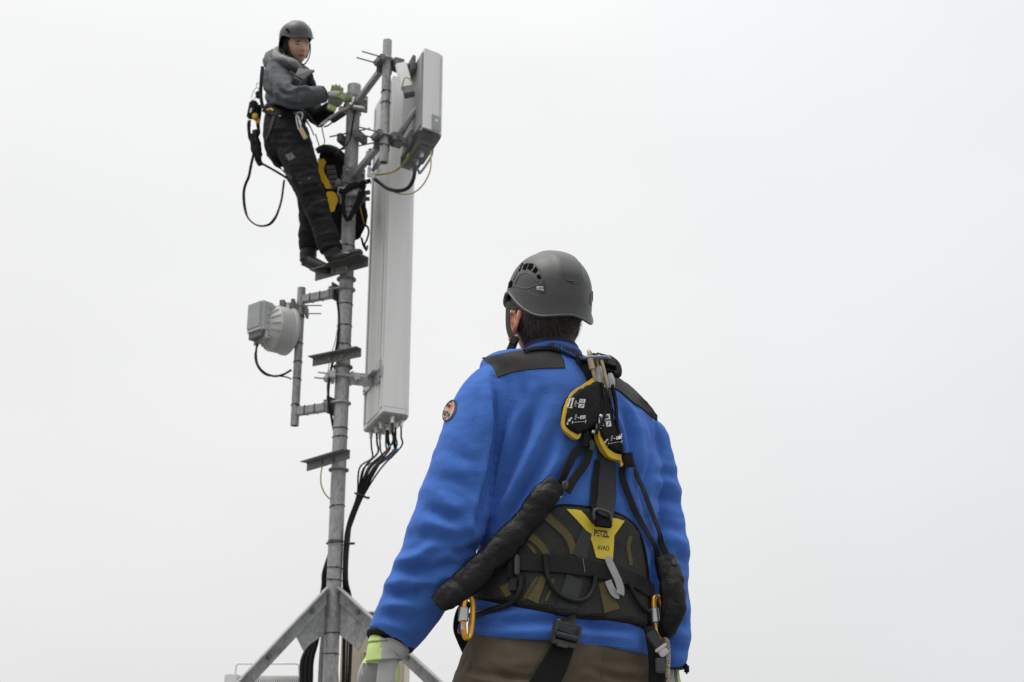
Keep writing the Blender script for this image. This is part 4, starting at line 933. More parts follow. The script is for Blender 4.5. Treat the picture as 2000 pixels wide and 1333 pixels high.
v_, f_, o_ = collar([(1076, 720, 3.575, .079, .076, .06, -.22), (1075, 704, 3.575, .080, .077, .06, -.22), (1074, 695, 3.575, .080, .077, .06, -.22), (1074, 687, 3.575, .078, .075, .06, -.22)], 'neck_scarf', 'scarf', man)
S_SC = Surf(BVHTree.FromPolygons(v_, f_))
for (cx, cy) in ((1026, 676), (1038, 670), (1052, 665), (1066, 662), (1080, 661), (1094, 662), (1106, 665), (1118, 669), (1128, 675), (1018, 684)):
    rr2 = random.uniform(3, 5); pp = ell(cx, cy, rr2, rr2 * .55, random.uniform(-.5, .5), 6); s = MB()
    for a, c in zip(pp, pp[1:] + pp[:1]): strap(S_SC, [a, c], 1.1, t=.0006, off=.001, mb_=s, smooth=0)
    s.build('print', M['scarf_print'], o_)
s = lettering(S_C, 'HELLY HANSEN', (1070, 680), (66, 20), (0, -10.5), bold=.045, off=.0012, arc=5, grid=5); s.build('lettering', M['black_print'], co_)
patchobj(S_C, [(1112, 678), (1114, 678), (1115, 682), (1113, 682)], 'red_tag', 'red_tape', co_, off=.0012, t=.0006)
# ---------------- body: head, neck, chest, arms, legs as one surface
hc = P(1065, 612, 3.565); HA = R_(27)
HF = (V((-math.sin(HA), math.cos(HA), 0)) * math.cos(R_(15)) + Z0 * math.sin(R_(15))); HM = frame(hc, HF, V((.06, -.25, 1)))
hv, hf = head_mesh(5); hv = hv * 1.13; parts = [([HM @ V(p) for p in hv], hf)]
for sd in (-1, 1):
    ev, ef = ear_mesh(sd); E = HM @ Matrix.Translation((sd * .085, .004, -.040)) @ Matrix.Rotation(sd * -.45, 4, 'Z') @ Matrix.Scale(1.3 if sd < 0 else .9, 4); parts.append(([E @ V(p) for p in ev], ef))
nb = P(1085, 725, 3.60)
s = MB(); s.tube([hc - Z0 * .03 - HF * .02, P(1074, 665, 3.57), nb, P(1110, 900, 3.60), P(1105, 1100, 3.60), P(1098, 1220, 3.60)], [.062, .060, .062, .095, .09, .085], n=24, res=4)
def px3(l, k=.47): return [(a, b_, c, d * k) for a, b_, c, d in l]
parts += [(s.v, s.f), ptube([(1080, 780, 3.58, 60)] + px3(larm[1:])), ptube([(1130, 800, 3.62, 60)] + px3(rarm[1:]))]
lw, rw = P(758, 1262, 3.51), P(1305, 1320, 3.68)
def hand_parts(w, curl):
    co, fs, out_ = glove_mesh(Matrix.Translation(w) @ Matrix.Rotation(R_(-12), 4, 'Z'), 1, curl, .88); return out_, fs
gw = P(750, 1270, 3.50); GML = Matrix.Translation(gw) @ Matrix.Rotation(R_(5), 4, 'Y') @ Matrix.Rotation(R_(-12), 4, 'Z'); rg = P(1307, 1322, 3.68); GMR = Matrix.Translation(rg) @ Matrix.Rotation(R_(30), 4, 'Z')
for w, sd in ((GML, -1), (GMR, 1)):
    s_, f2, o2 = glove_mesh(w, sd, .45, .86); parts.append((o2, f2))
lg = []
for sx, off in ((-1, .10), (1, .10)):
    hp = V((sp.x, YC, .93)) + XL * sx * off; kn = V((sp.x, YC, .50)) + XL * sx * .13 - YL * -.02; an = V((sp.x, YC, .09)) + XL * sx * .15; s = MB()
    s.tube([hp, hp.lerp(kn, .5), kn, kn.lerp(an, .35), an, an - Z0 * .06 + YL * .05, an - Z0 * .06 + YL * .14], [.09, .078, .056, .058, .038, .038, .03], n=20, res=4); parts.append((s.v, s.f)); lg.append((hp, kn, an))
bc_, bf_, be_ = remesh(parts, .004, 2, .4)
body = mkobj('body', bc_, bf_, M['skin'], man, sharp=180)
S_H = Surf(bvh_of(bc_, bf_))
# hair: shell over the skull behind the face plus loose strands
hl = np.array(hv); mask = (hl[:, 1] < .034 + .25 * np.clip(hl[:, 2], -.02, 1)) & (hl[:, 2] > -.12)
mask &= ~((hl[:, 0] < -.055) & (hl[:, 1] > -.004) & (hl[:, 2] < -.005) & (hl[:, 1] > -.02))
nrh = vnormals(hl, [tuple((*f, f[2])) for f in hf]); nrh *= np.sign((nrh * hl).sum(1))[:, None]
hn = fnoise(hl, (60, 60, 30), 1, 3)
shell = hl + nrh * (.005 + .003 * hn)[:, None]
kf = [f for f in hf if all(mask[i] for i in f)]
used = sorted({i for f in kf for i in f}); mpi = {i: k for k, i in enumerate(used)}
s = MB(); s.add([HM @ V(shell[i]) for i in used], [tuple(mpi[i] for i in f) for f in kf])
s.tube([P(1070, 640, 3.555), P(1074, 660, 3.567), P(1076, 690, 3.575)], [.066, .066, .066], n=24, res=3, caps=False)
rnd = random.Random(4)
for _ in range(8000):
    i = rnd.choice(used)
    if hl[i][2] > .05: continue
    p = V(hl[i]) + V(nrh[i]) * .002; d1 = (V(nrh[i]) * .35 + V((rnd.uniform(-.25, .25), -.15, -1))).normalized(); L = rnd.uniform(.010, .026)
    q = HM @ p; e = (HM.to_3x3() @ d1); sd_ = e.cross(HM.to_3x3() @ V(nrh[i])); sd_ = sd_.normalized() * .0007 if sd_.length > 0 else V((.0005, 0, 0)); m_ = q + e * L * .55 + (HM.to_3x3() @ V(nrh[i])) * .003
    s.add([q - sd_, q + sd_, m_ + sd_ * .7, m_ - sd_ * .7, q + e * L + (HM.to_3x3() @ V(nrh[i])) * .001], [(0, 1, 2, 3), (3, 2, 4)])
mkobj('hair', s.v, s.f, M['hair'], man, sharp=180)
# ---------------- helmet
hm_c = P(1072, 588, 3.57); HP = R_(14)
HHF = V((-math.sin(R_(27)), math.cos(R_(27)), 0)) * math.cos(HP) + Z0 * math.sin(HP); HX = frame(hm_c, HHF, V((.03, -.1, 1)))
def brim(ph):   # ph=0 front; height of the rim round the head
    return -.020 + .030 * math.exp(-((abs(ph) - 1.38) / .36) ** 2) - .030 * math.exp(-((abs(ph) - 2.35) / .5) ** 2) - .026 * math.exp(-((abs(ph) - math.pi) / .7) ** 2)
def helmet_mesh(HX, A=.110, B=.134, H=.130, n=128, m=44, t=.004):
    vs = []; rows = []
    for sh in (0, 1):
        rng = range(m) if sh == 0 else range(m - 1, -1, -1)
        for i in rng:
            v = i / (m - 1); row = []
            for k in range(n):
                ph = 2 * math.pi * k / n - math.pi; zb_ = brim(ph)
                th = v * math.pi / 2
                z = zb_ + (H - zb_) * math.sin(math.pi / 2 * (1 - v)) if False else None
                # dome: angle from crown
                a = v * 1.0
                zz = H * math.cos(a * math.pi / 2) ** .9
                if a < .82: z = zz; rr = math.sin(a * math.pi / 2) ** .86
                else:
                    z82 = H * math.cos(.82 * math.pi / 2) ** .9; q = (a - .82) / .18; z = z82 + (zb_ - z82) * q; rr = math.sin(.82 * math.pi / 2) ** .86 + (.040) * math.sin(q * 2.3)
                    rr += .040 * (max(0, q - .70) / .30) ** 1.5
                x = math.sin(ph) * A * rr; y = math.cos(ph) * B * rr
                # raised centre spine and side wing
                sp_ = 1 / (1 + math.exp(-(.036 - abs(x)) / .0022)); y_on = 1 / (1 + math.exp(-(z - .052) / .004)) if y < 0 else 1
                lift = .0045 * sp_ * y_on
                L = math.sqrt(x * x + y * y + z * z + 1e-9); k2 = 1 + lift / L - (t * sh) / L
                row.append(len(vs)); vs.append(HX @ V((x * k2, y * k2, z * k2)))
            rows.append(row)
    fs = []
    for i in range(len(rows) - 1):
        for k in range(n): fs.append((rows[i][k], rows[i][(k + 1) % n], rows[i + 1][(k + 1) % n], rows[i + 1][k]))
    return vs, fs
hvv, hff = helmet_mesh(HX)
helm = mkobj('helmet', hvv, hff, M['helmet'], man, sharp=55); S_HE = Surf(BVHTree.FromPolygons(hvv, hff))
# rim bead
s = MB(); nk = 128; s.tube([hvv[43 * nk + k] for k in range(0, nk, 2)], .0038, n=8, res=1, closed=True); s.build('rim', M['helmet'], helm)
# side vents in their arch, shade of the openings painted as black patches
vents = [[(1013, 529), (1017, 519), (1021, 514), (1022, 516), (1018, 524), (1015, 530)], [(1021, 526), (1024, 517), (1032, 515), (1029, 523), (1026, 528)], [(1030, 526), (1033, 517), (1042, 516), (1041, 523), (1037, 527), (1035, 529), (1033, 526)],
         [(1039, 532), (1044, 524), (1047, 522), (1051, 528), (1047, 533), (1043, 534), (1043, 531)], [(1048, 541), (1051, 537), (1055, 538), (1057, 544), (1052, 545)]]
for v in vents:
    vx = sum(a for a, _ in v) / len(v); vy = sum(a for _, a in v) / len(v); v = [(vx + (a - vx) * 1.02, vy + (b_ - vy) * 1.12) for a, b_ in v]; patchobj(S_HE, v, 'vent', 'helmet_dark', helm, t=.001, off=.0008, grid=3)
s = cord(S_HE, [(1003, 548), (1010, 532), (1020, 519), (1035, 512), (1048, 518), (1058, 532), (1064, 552)], 1.7, off=.0); s.build('vent_ridge', M['helmet'], helm)
s = cord(S_HE, [(1006, 556), (1012, 540), (1025, 531), (1037, 536), (1046, 545), (1052, 556)], 1.7, off=.0); s.build('vent_ridge', M['helmet'], helm)
s = cord(S_HE, [(1001, 560), (1010, 558), (1020, 562), (1028, 568), (1042, 559), (1063, 551)], 1.7, off=.0); s.build('side_ridge', M['helmet'], helm)
s = cord(S_HE, [(1028, 568), (1048, 580), (1066, 575), (1066, 553)], 1.0, off=.0); s.build('side_ridge', M['helmet'], helm)
patchobj(S_HE, [(1045, 559), (1062, 553), (1066, 572), (1054, 573), (1047, 566)], 'badge', 'helmet_badge', helm, t=.002, off=.0018, grid=4)
lettering(S_HE, 'PETZL', (1049, 567), (14, 1.5), (0, -7.5), bold=.03, off=.0026, grid=4).build('lettering', M['white_print'], helm)
s = cord(S_HE, [(1092, 500), (1096, 520), (1102, 542), (1108, 552), (1128, 556), (1133, 550), (1134, 530), (1132, 512)], 1.6, off=.0002); s.build('spine_edge', M['helmet'], helm)
s = cord(S_HE, [(1109, 549), (1116, 548), (1124, 552)], 2.0, off=.0004); s.build('spine_tab', M['helmet_badge'], helm)
patchobj(S_HE, [(995, 553), (999, 549), (1001, 549), (1000, 560), (994, 563)], 'clip', 'helmet_dark', helm, t=.003, off=.003, grid=4)
patchobj(S_HE, [(1153, 575), (1157, 569), (1157, 586), (1154, 597), (1152, 592)], 'clip', 'helmet_badge', helm, t=.003, off=.002, grid=4)
# chin strap and its side adjuster
cs = MB(); A1 = P(988, 596, 3.54); s = MB()
s.ribbon([P(993, 590, 3.53), P(992, 615, 3.52), P(993, 640, 3.51), P(998, 657, 3.50)], [V((-.6, -.8, 0))] * 4, .016, .0025); s.build('chin_strap', M['web'], helm)
s = MB(); s.ribbon([P(1018, 605, 3.50), P(1012, 630, 3.49), P(1004, 655, 3.49)], [V((-.4, -.9, 0))] * 3, .010, .002); s.build('chin_strap', M['web'], helm) if False else None
s = MB(); bcx = P(1003, 670, 3.49); u = V((.35, 0, 1)).normalized(); v = V((-.25, -1, .0)).normalized(); ww_ = u.cross(v).normalized(); s.box(bcx, (ww_, v, u), (.011, .006, .019), .004)
s.box(bcx + v * .007, (ww_, v, u), (.008, .002, .006), .001); s.box(bcx - u * .0195 - ww_ * .002, (ww_, v, u), (.009, .006, .006), .002); s.build('chin_buckle', M['black_rubber'], helm)
# ================================================================== trousers, boots, gloves of the foreground person
prow = [(1238, 940, 1250, .115, .02, 0), (1254, 926, 1264, .130, .02, 0), (1275, 912, 1270, .145, .01, 0), (1305, 900, 1276, .150, 0, 0), (1345, 888, 1282, .152, 0, 0), (1420, 880, 1290, .145, 0, 0), (1500, 885, 1290, .12, 0, 0)]
pv, pf = body_loft(prow, expo=2.3)
tp = [(pv, pf)]
for hp, kn, an in lg:
    s = MB(); s.tube([hp - Z0 * .05, hp.lerp(kn, .5), kn, kn.lerp(an, .5), an + Z0 * .02], [.125, .115, .09, .08, .075], n=24, res=4); tp.append((s.v, s.f))
tc_, tf_, te_ = remesh(tp, .006, 4, .5); tn = vnormals(tc_, tf_)
if np.mean((tn * (tc_ - tc_.mean(0))).sum(1)) < 0: tn = -tn; tf_ = [tuple(reversed(f)) for f in tf_]
tfolds = [([(905, 1300), (950, 1318), (1020, 1328)], 7, -.006), ([(935, 1288), (1000, 1298), (1060, 1296)], 9, .003), ([(900, 1322), (960, 1332), (1040, 1342)], 8, .006), ([(925, 1262), (918, 1290), (905, 1310)], 5, .004), ([(1150, 1290), (1200, 1310), (1260, 1312)], 9, .004), ([(1140, 1315), (1190, 1325), (1255, 1330)], 8, -.004), ([(960, 1310), (1010, 1325), (1060, 1325)], 7, -.006), ([(1120, 1330), (1150, 1318), (1230, 1345)], 8, .005)]
tc_ = tc_ + tn * (fold(tc_, tn, tfolds) + fnoise(tc_, (8, 8, 14), 5, 3) * .005)[:, None]
trous = mkobj('trousers', tc_, tf_, M['trouser'], man, sharp=180); S_T = Surf(JB, bvh_of(tc_, tf_)); S_TT = Surf(bvh_of(tc_, tf_))
for pa in ([(1180, 1268), (1178, 1300), (1172, 1340)], [(920, 1262), (928, 1275), (915, 1312), (903, 1325)], [(903, 1312), (950, 1322), (1010, 1332)], [(908, 1308), (914, 1322), (917, 1311)]): cord(S_TT, pa, .9, off=.0).build('seam', M['trouser'], trous)
for hp, kn, an in lg:
    s = MB(); s.tube([an + Z0 * .06, an, an - Z0 * .035 + YL * .02, an - Z0 * .045 + YL * .09, an - Z0 * .055 + YL * .17], [.055, .055, .052, .048, .036], n=20, res=4); s.v = [(p[0], p[1], max(p[2], .02)) for p in s.v]
    bo = s.build('boot', M['boot'], man); s = MB(); s.box(an - Z0 * .075 + YL * .06, (XL, YL, Z0), (.046, .145, .013), .01); s.build('sole', M['sole'], bo)
def worn_glove(w, mx, curl, side, cuffr, nm='glove'):
    co, fs, out_ = glove_mesh(mx, side, curl, 1.0, voxel=.003)
    g_ = mkobj(nm, [tuple(p) for p in out_], fs, [M['glove'], M['lime'], M['glove_dark']], man, sharp=180)
    ids = []
    for f in fs:
        c = co[list(f)].mean(0)
        if c[0] * side > .004 + .012 * (c[2] > -.02) and c[2] > -.035: ids.append(1)
        elif c[0] * side < -.040: ids.append(1)
        elif c[1] < .0 and c[0] * side > .004: ids.append(2)
        else: ids.append(0)
    g_.data.polygons.foreach_set('material_index', ids); return g_
gl = worn_glove(gw, GML, .45, -1, .05)
s = MB(); ca_ = P(766, 1243, 3.51); cb_ = P(757, 1262, 3.505)
cb_ = P(760, 1257, 3.505); s.tube([ca_, ca_.lerp(cb_, .6), cb_], [pxm(44, ca_), pxm(50, ca_), pxm(47, ca_)], n=32, res=3, flat=.86); s.build('inner_cuff', M['black_fab'], jacket)
s = MB(); s.tube([cb_ + Z0 * .01, cb_ - Z0 * .004, gw - Z0 * .004, gw - Z0 * .025], [pxm(41, cb_), pxm(42, cb_), pxm(34, cb_), pxm(35, cb_)], n=32, res=4, flat=.78); 
cz = s.build('glove_cuff', [M['glove'], M['lime']], gl, sharp=180)
cz.data.polygons.foreach_set('material_index', [1 if (sum((cz.data.vertices[i].co.x + ORG['person'].x) for i in p.vertices) / len(p.vertices)) < gw.x - .004 else 0 for p in cz.data.polygons])
for k in range(5):
    pass
worn_glove(rg, GMR, .45, 1, .05)
s = MB(); s.tube([P(1304, 1296, 3.68), P(1306, 1310, 3.68)], [pxm(37, rg), pxm(36, rg)], n=28, res=1, flat=.85); s.build('inner_cuff', M['black_fab'], jacket)
s = MB(); s.box(P(1341, 1307, 3.66), (X0, Y0, Z0), (.006, .01, .012), .004); s.build('glove_tab', M['black_fab'], bpy.data.objects['glove.001'])
# ================================================================== harness
har = MB(); dring = P(1163, 700, 3.40)
hn_ = patch(S_J, [(1081, 990), (1100, 987), (1125, 989), (1180, 996), (1215, 1008), (1238, 1024), (1252, 1048), (1260, 1080), (1266, 1120), (1269, 1160), (1268, 1200), (1264, 1228), (1235, 1216), (1200, 1209), (1165, 1207), (1130, 1205), (1095, 1198), (1060, 1191), (1015, 1183), (985, 1176), (950, 1172), (928, 1166), (922, 1150), (930, 1120), (960, 1090), (1000, 1065), (1025, 1040), (1045, 1018), (1062, 1000)], t=.010, off=.013, grid=8, ret=True, round_=7, smooth=2)
s, ptop, pfc = hn_; pad = s.build('harness_belt_pad', M['pad'], man, sharp=28)
pb = BVHTree.FromPolygons(ptop, pfc); S_P = Surf(JB, pb)
s = cord(S_P, [(1262, 1226), (1268, 1190), (1266, 1140), (1260, 1085), (1250, 1046), (1236, 1024), (1212, 1007), (1180, 996), (1125, 990), (1100, 988), (1080, 991), (1062, 1001), (1045, 1018), (1025, 1040)], 3.4, off=.001); s.build('edge_binding', M['black_fab'], pad)
s = cord(S_P, [(928, 1167), (985, 1178), (1015, 1184), (1060, 1192), (1095, 1199), (1130, 1206), (1165, 1208), (1200, 1210), (1235, 1217), (1262, 1228)], 3.4, off=.001); s.build('edge_binding', M['black_fab'], pad)
def band(path, wpx, name='stripe', mt='olive', off=.0012, t=.0012): return strap(S_P, path, wpx, t=t, off=off, smooth=2).build(name, M[mt], pad, sharp=28)
band([(1068, 1008), (1085, 1024), (1103, 1040), (1114, 1056), (1119, 1075), (1120, 1088)], 17)
band([(1036, 1048), (1052, 1060), (1064, 1074), (1068, 1086)], 16); band([(1030, 1062), (1042, 1075), (1046, 1086)], 6)
band([(1062, 1128), (1050, 1150), (1038, 1176)], (14, 26)); band([(1075, 1155), (1066, 1175)], 5); band([(1050, 1128), (1036, 1148), (1022, 1172)], 4); band([(1078, 1130), (1080, 1142)], 7)
band([(986, 1142), (990, 1155), (996, 1168)], (24, 12)); band([(1176, 1138), (1186, 1165), (1196, 1196)], (18, 38))
band([(1232, 1048), (1226, 1064), (1229, 1085), (1233, 1106)], 11)
for pa in ([(1074, 1004), (1100, 1026), (1119, 1046), (1127, 1070), (1128, 1086)], [(1060, 1013), (1082, 1032), (1098, 1048), (1106, 1066), (1108, 1084)], [(1045, 1044), (1062, 1060), (1073, 1078), (1074, 1086)], [(1052, 1132), (1040, 1152), (1028, 1172)], [(1040, 1062), (1030, 1060)]): cord(S_P, pa, .7, off=.0022).build('stitching', M['black_print'], pad)
band([(1146, 1038), (1138, 1062), (1130, 1092)], (26, 34), 'webbing_panel', 'web_grey', .0018); band([(1122, 1128), (1115, 1155), (1107, 1185), (1103, 1205)], (38, 42), 'webbing_panel', 'web_grey', .002)
yp = [(1106, 995), (1121, 996), (1134, 998), (1143, 1007), (1156, 1024), (1186, 1025), (1194, 1012), (1206, 1014), (1219, 1018), (1208, 1034), (1199, 1047), (1198, 1068), (1196, 1094), (1180, 1093), (1164, 1090), (1157, 1065), (1149, 1042), (1139, 1031), (1126, 1016)]
patchobj(S_P, yp, 'yellow_panel', 'yellow', pad, t=.0014, off=.0022, grid=7)
S_Y = S_P
lettering(S_P, 'PETZL', (1159, 1047), (30, 4), (0, -12.5), bold=.034, off=.0030, grid=6).build('lettering', M['black_print'], pad)

patchobj(S_P, ell(1174, 1042, 18, 9.5, .1), 'logo_outline', 'yellow_trim', pad, t=.0004, off=.0024); patchobj(S_P, ell(1174, 1042, 17.3, 8.9, .1), 'logo_ground', 'yellow', pad, t=.0004, off=.0027)
lettering(S_P, 'AVAO', (1166, 1074.5), (23, 2.2), (0, -9.5), bold=-.004, off=.0030, grid=6).build('lettering', M['black_print'], pad)
# waist strap and hardware
ws = strap(S_P, [(1014, 1097), (1040, 1100), (1085, 1102), (1130, 1107), (1175, 1116), (1210, 1124), (1240, 1135), (1264, 1150), (1276, 1160)], (36, 34), t=.0035, off=.006, smooth=5).build('waist_strap', M['web'], pad, sharp=28)
strap(S_P, [(1134, 1092), (1137, 1108), (1139, 1124)], 1.0, t=.0006, off=.0085).build('stitching', M['grey_loop'], pad)
for x_, y0_, y1_ in ((1058, 1083, 1122), (1066, 1083, 1122)): strap(S_P, [(x_, y0_), (x_ + 1, (y0_ + y1_) / 2), (x_ + 2, y1_)], 2.2 if x_ > 1060 else 1.2, t=.0015, off=.0082).build('stitched_edge', M['black_fab'], pad)
cord(S_P, [(1063, 1088), (1064, 1110), (1067, 1132), (1076, 1150), (1090, 1165), (1108, 1175), (1130, 1177), (1146, 1169), (1155, 1150), (1157, 1132), (1157, 1120)], 5.0, off=.010, n=12, smooth=6).build('gear_loop', M['black_rubber'], pad)
cord(S_P, [(1018, 1128), (1018, 1150), (1008, 1172), (985, 1187), (958, 1196), (935, 1201), (922, 1203)], 5.5, off=.009, n=12, smooth=6).build('gear_loop', M['black_rubber'], pad)
cord(S_P, [(1222, 1140), (1232, 1160), (1246, 1185), (1260, 1199), (1271, 1197), (1275, 1180), (1273, 1160)], 4.5, off=.009, n=12, smooth=6).build('gear_loop', M['black_rubber'], pad)
s = strap(S_P, [(1183, 1090), (1187, 1103), (1194, 1118), (1201, 1135), (1207, 1152), (1205, 1163)], (15, 19), t=.002, off=.013, smooth=2); s.build('grey_tape_loop', M['grey_loop'], pad)
s = strap(S_P, [(1205, 1163), (1198, 1163), (1190, 1150), (1184, 1134)], (18, 15), t=.002, off=.009, smooth=1); s.build('grey_tape_loop', M['grey_loop'], pad)
# left side adjusters of the belt
for (cx, cy, w_, h_, mt) in ((1011, 1105, 5, 20, 'buckle'), (998, 1112, 7, 22, 'black_fab'), (1004, 1145, 8, 14, 'web'), (1019, 1132, 8, 9, 'black_fab')):
    p, n_, _ = S_P.hit(cx, cy, .010); u = (Z0 - n_ * n_.z).normalized(); s = MB(); s.box(p, (u.cross(n_), n_, u), (pxm(w_, p), .005, pxm(h_, p)), .003); s.build('side_adjuster', M[mt], pad)
def ring(c, u, v, hu, hv, r, n=24, sq=3.0, taper=0):
    pts = []
    for a in np.linspace(0, 2 * math.pi, n, endpoint=False):
        cs, sn = math.cos(a), math.sin(a); x = abs(cs) ** (2 / sq) * (1 if cs > 0 else -1); y = abs(sn) ** (2 / sq) * (1 if sn > 0 else -1)
        pts.append(c + u * (x * hu) + v * (y * hv * (1 + taper * x)))
    s = MB(); s.tube(pts, r, n=12, res=2, closed=True); return s
# centre webbing from the back ring to the belt and its lower ring
strap(S_P, [(1177, 740), (1178, 790), (1180, 850), (1182, 900), (1184, 950), (1182, 985), (1176, 1010)], (34, 40), t=.004, off=.006, smooth=6).build('back_webbing', M['web_grey'], man, sharp=28)
strap(S_P, [(1165, 900), (1160, 940), (1157, 975), (1160, 1005)], (16, 20), t=.003, off=.005, smooth=4).build('back_webbing', M['web'], man, sharp=28)
p, n_, _ = S_P.hit(1169, 1011, .016); u = (Z0 - n_ * n_.z).normalized(); v = u.cross(n_); ring(p, (v + u * -.12).normalized(), u, pxm(21, p), pxm(13, p), .0042).build('lower_ring', M['buckle'], pad)
s = MB(); s.box(p - u * .017 + n_ * .004, (v, n_, u), (pxm(20, p), .006, pxm(8, p)), .003); s.build('ring_keeper', M['black_fab'], pad)
# shoulder webbing
strap(S_J, [(1022, 690), (1050, 685), (1080, 686), (1110, 697), (1135, 710), (1152, 730), (1160, 748)], (9, 34), t=.004, off=.008, smooth=4).build('shoulder_webbing', M['black_fab'], man, sharp=28)
strap(S_J, [(1120, 700), (1150, 712), (1178, 722), (1196, 740)], (26, 26), t=.004, off=.010, smooth=3).build('shoulder_webbing', M['black_fab'], man, sharp=28)
# back plate and ring
bp_, n_, _ = S_J.hit(1168, 722, .022); u = (Z0 - n_ * n_.z).normalized(); v = u.cross(n_)
if v.x < 0: v = -v
s = MB(); s.box(bp_ + v * .004, (v, n_, u), (pxm(27, bp_), .016, pxm(24, bp_)), .012); s.build('back_plate', M['black_fab'], man)
for dz in (.4, -.1, -.5): s = MB(); s.bar(bp_ + n_ * .014 - v * pxm(22, bp_) + u * pxm(16 * dz, bp_), bp_ + n_ * .014 + v * pxm(24, bp_) + u * pxm(16 * dz + 3, bp_), .004, .006, bev=.001); s.build('plate_slot_bar', M['steel_dark'], man)
s = MB(); s.tube([bp_ + v * pxm(26, bp_) + u * .03, bp_ + v * pxm(31, bp_) + n_ * .004, bp_ + v * pxm(26, bp_) - u * .032, bp_ + v * pxm(12, bp_) - u * .036], [.010, .013, .012, .008], n=12, res=4); s.build('plate_loop', M['black_fab'], man)
rc = P(1163, 700, bp_.y - .03); ru_ = V((1, .15, .06)).normalized(); rv_ = V((0, .95, .24)).normalized()
ring(rc, ru_, rv_, pxm(27, rc), .030, .0052, sq=2.6).build('back_ring', M['steel_blue'], man)
# thigh strap with its buckle below the belt
strap(S_T, [(1102, 1203), (1104, 1222), (1102, 1240)], (40, 42), t=.004, off=.012, smooth=2).build('thigh_strap', M['web_grey'], man, sharp=28)
strap(S_T, [(1103, 1238), (1098, 1262), (1086, 1290), (1070, 1320), (1055, 1350)], (42, 60), t=.004, off=.008, smooth=4).build('thigh_strap', M['black_fab'], man, sharp=28)
strap(S_T, [(1084, 1212), (1096, 1217), (1112, 1222)], 4.0, t=.001, off=.0155).build('stitching', M['grey_loop'], man)
bq, n_, _ = S_J.hit(1100, 1237, .018); u = (Z0 - n_ * n_.z).normalized(); v = u.cross(n_)
if v.x < 0: v = -v
v = (v - u * .18).normalized(); u = n_.cross(v); u = u if u.z > 0 else -u
s = MB()
for sg in (-1, 1): s.box(bq + v * sg * pxm(26, bq), (v, n_, u), (pxm(4, bq), .007, pxm(20, bq)), .003)
s.box(bq - u * pxm(20, bq), (v, n_, u), (pxm(28, bq), .006, pxm(5, bq)), .003); s.box(bq + u * pxm(18, bq), (v, n_, u), (pxm(26, bq), .004, pxm(3, bq)), .002); s.build('buckle', M['buckle'], man)
s = MB(); s.tube([bq - v * pxm(23, bq) - u * pxm(6, bq) + n_ * .004, bq + v * pxm(23, bq) - u * pxm(6, bq) + n_ * .004], pxm(6, bq), n=14, res=1); s.build('webbing_roll', M['web_grey'], man)
s = MB(); s.box(bq - u * pxm(24, bq) + n_ * .006 - v * .006, (v, n_, u), (pxm(12, bq), .002, pxm(4, bq)), .001); s.build('buckle_lever', M['steel_dark'], man)
# right hip straps
strap(S_T, [(1240, 1150), (1252, 1185), (1262, 1215), (1272, 1242)], (12, 16), t=.003, off=.008, smooth=3).build('hip_strap', M['web'], man, sharp=28)
s = MB(); hp_ = [P(1266, 1225, 3.56), P(1276, 1250, 3.55), P(1282, 1290, 3.55), P(1284, 1350, 3.56)]; s.ribbon(hp_, [V((.2, -1, 0))] * 4, [pxm(q, hp_[0]) for q in (20, 30, 32, 36)], .006); s.build('hip_strap', M['black_fab'], man, sharp=28)
s = MB(); q = P(1279, 1250, 3.52); u = V((.55, 0, -.8)).normalized(); v = V((.8, 0, .55)).normalized(); s.box(q, (u, Y0, v), (.022, .006, .013), .003); s.build('buckle', M['web_grey'], man)
s = MB(); s.box(q + u * .024 - Y0 * .006, (v, Y0, u), (.017, .003, .004), .002); s.box(q + u * .036, (v, Y0, u), (.012, .004, .009), .003); s.build('buckle', M['steel'], man)
s = MB(); q = P(1290, 1300, 3.53); s.box(q, AX, (.012, .006, .018), .003); s.build('buckle', M['buckle'], man)
# left hip strap seen past the hip
s = MB(); hp_ = [P(914, 1175, 3.56), P(903, 1195, 3.56), P(897, 1225, 3.57), P(903, 1250, 3.57), P(910, 1275, 3.57)]; s.ribbon(hp_, [V((-.3, -1, 0))] * 5, [pxm(q, hp_[0]) for q in (16, 26, 26, 22, 14)], .006); s.build('hip_strap', M['black_fab'], man, sharp=28)
s = MB(); q = P(902, 1228, 3.54); s.ball(q, (.010, .008, .016)); s.build('hip_tab', M['blue'], man)
s = MB(); q = P(897, 1233, 3.54); s.ball(q, (.005, .004, .007)); s.build('hip_tab', M['orange'], man)
# sleeve badge
bd = patch(S_J, ell(879, 803, 11.5, 23, .42, 28), t=.0018, off=.0018, grid=4); bdg = bd.build('sleeve_badge', M['black_print'], jacket, sharp=28)
patchobj(S_J, ell(877.5, 803, 9, 20, .42, 24), 'badge_ring', 'badge_grey', jacket, t=.0006, off=.0023, grid=4)
for e in (ell(881, 797, 3.4, 10, .3, 12), ell(874, 806, 3.5, 8, .55, 12), ell(878, 790, 3, 3, 0, 8), ell(872, 814, 2.2, 4, .5, 10)): patchobj(S_J, e, 'badge_motif', 'orange', jacket, t=.0006, off=.0030, grid=4)
for e in (ell(877, 794, 1.2, 1.8, .3, 8), ell(878, 812, 1.5, 4, .6, 8)): patchobj(S_J, e, 'badge_motif', 'black_print', jacket, t=.0006, off=.0034, grid=4)
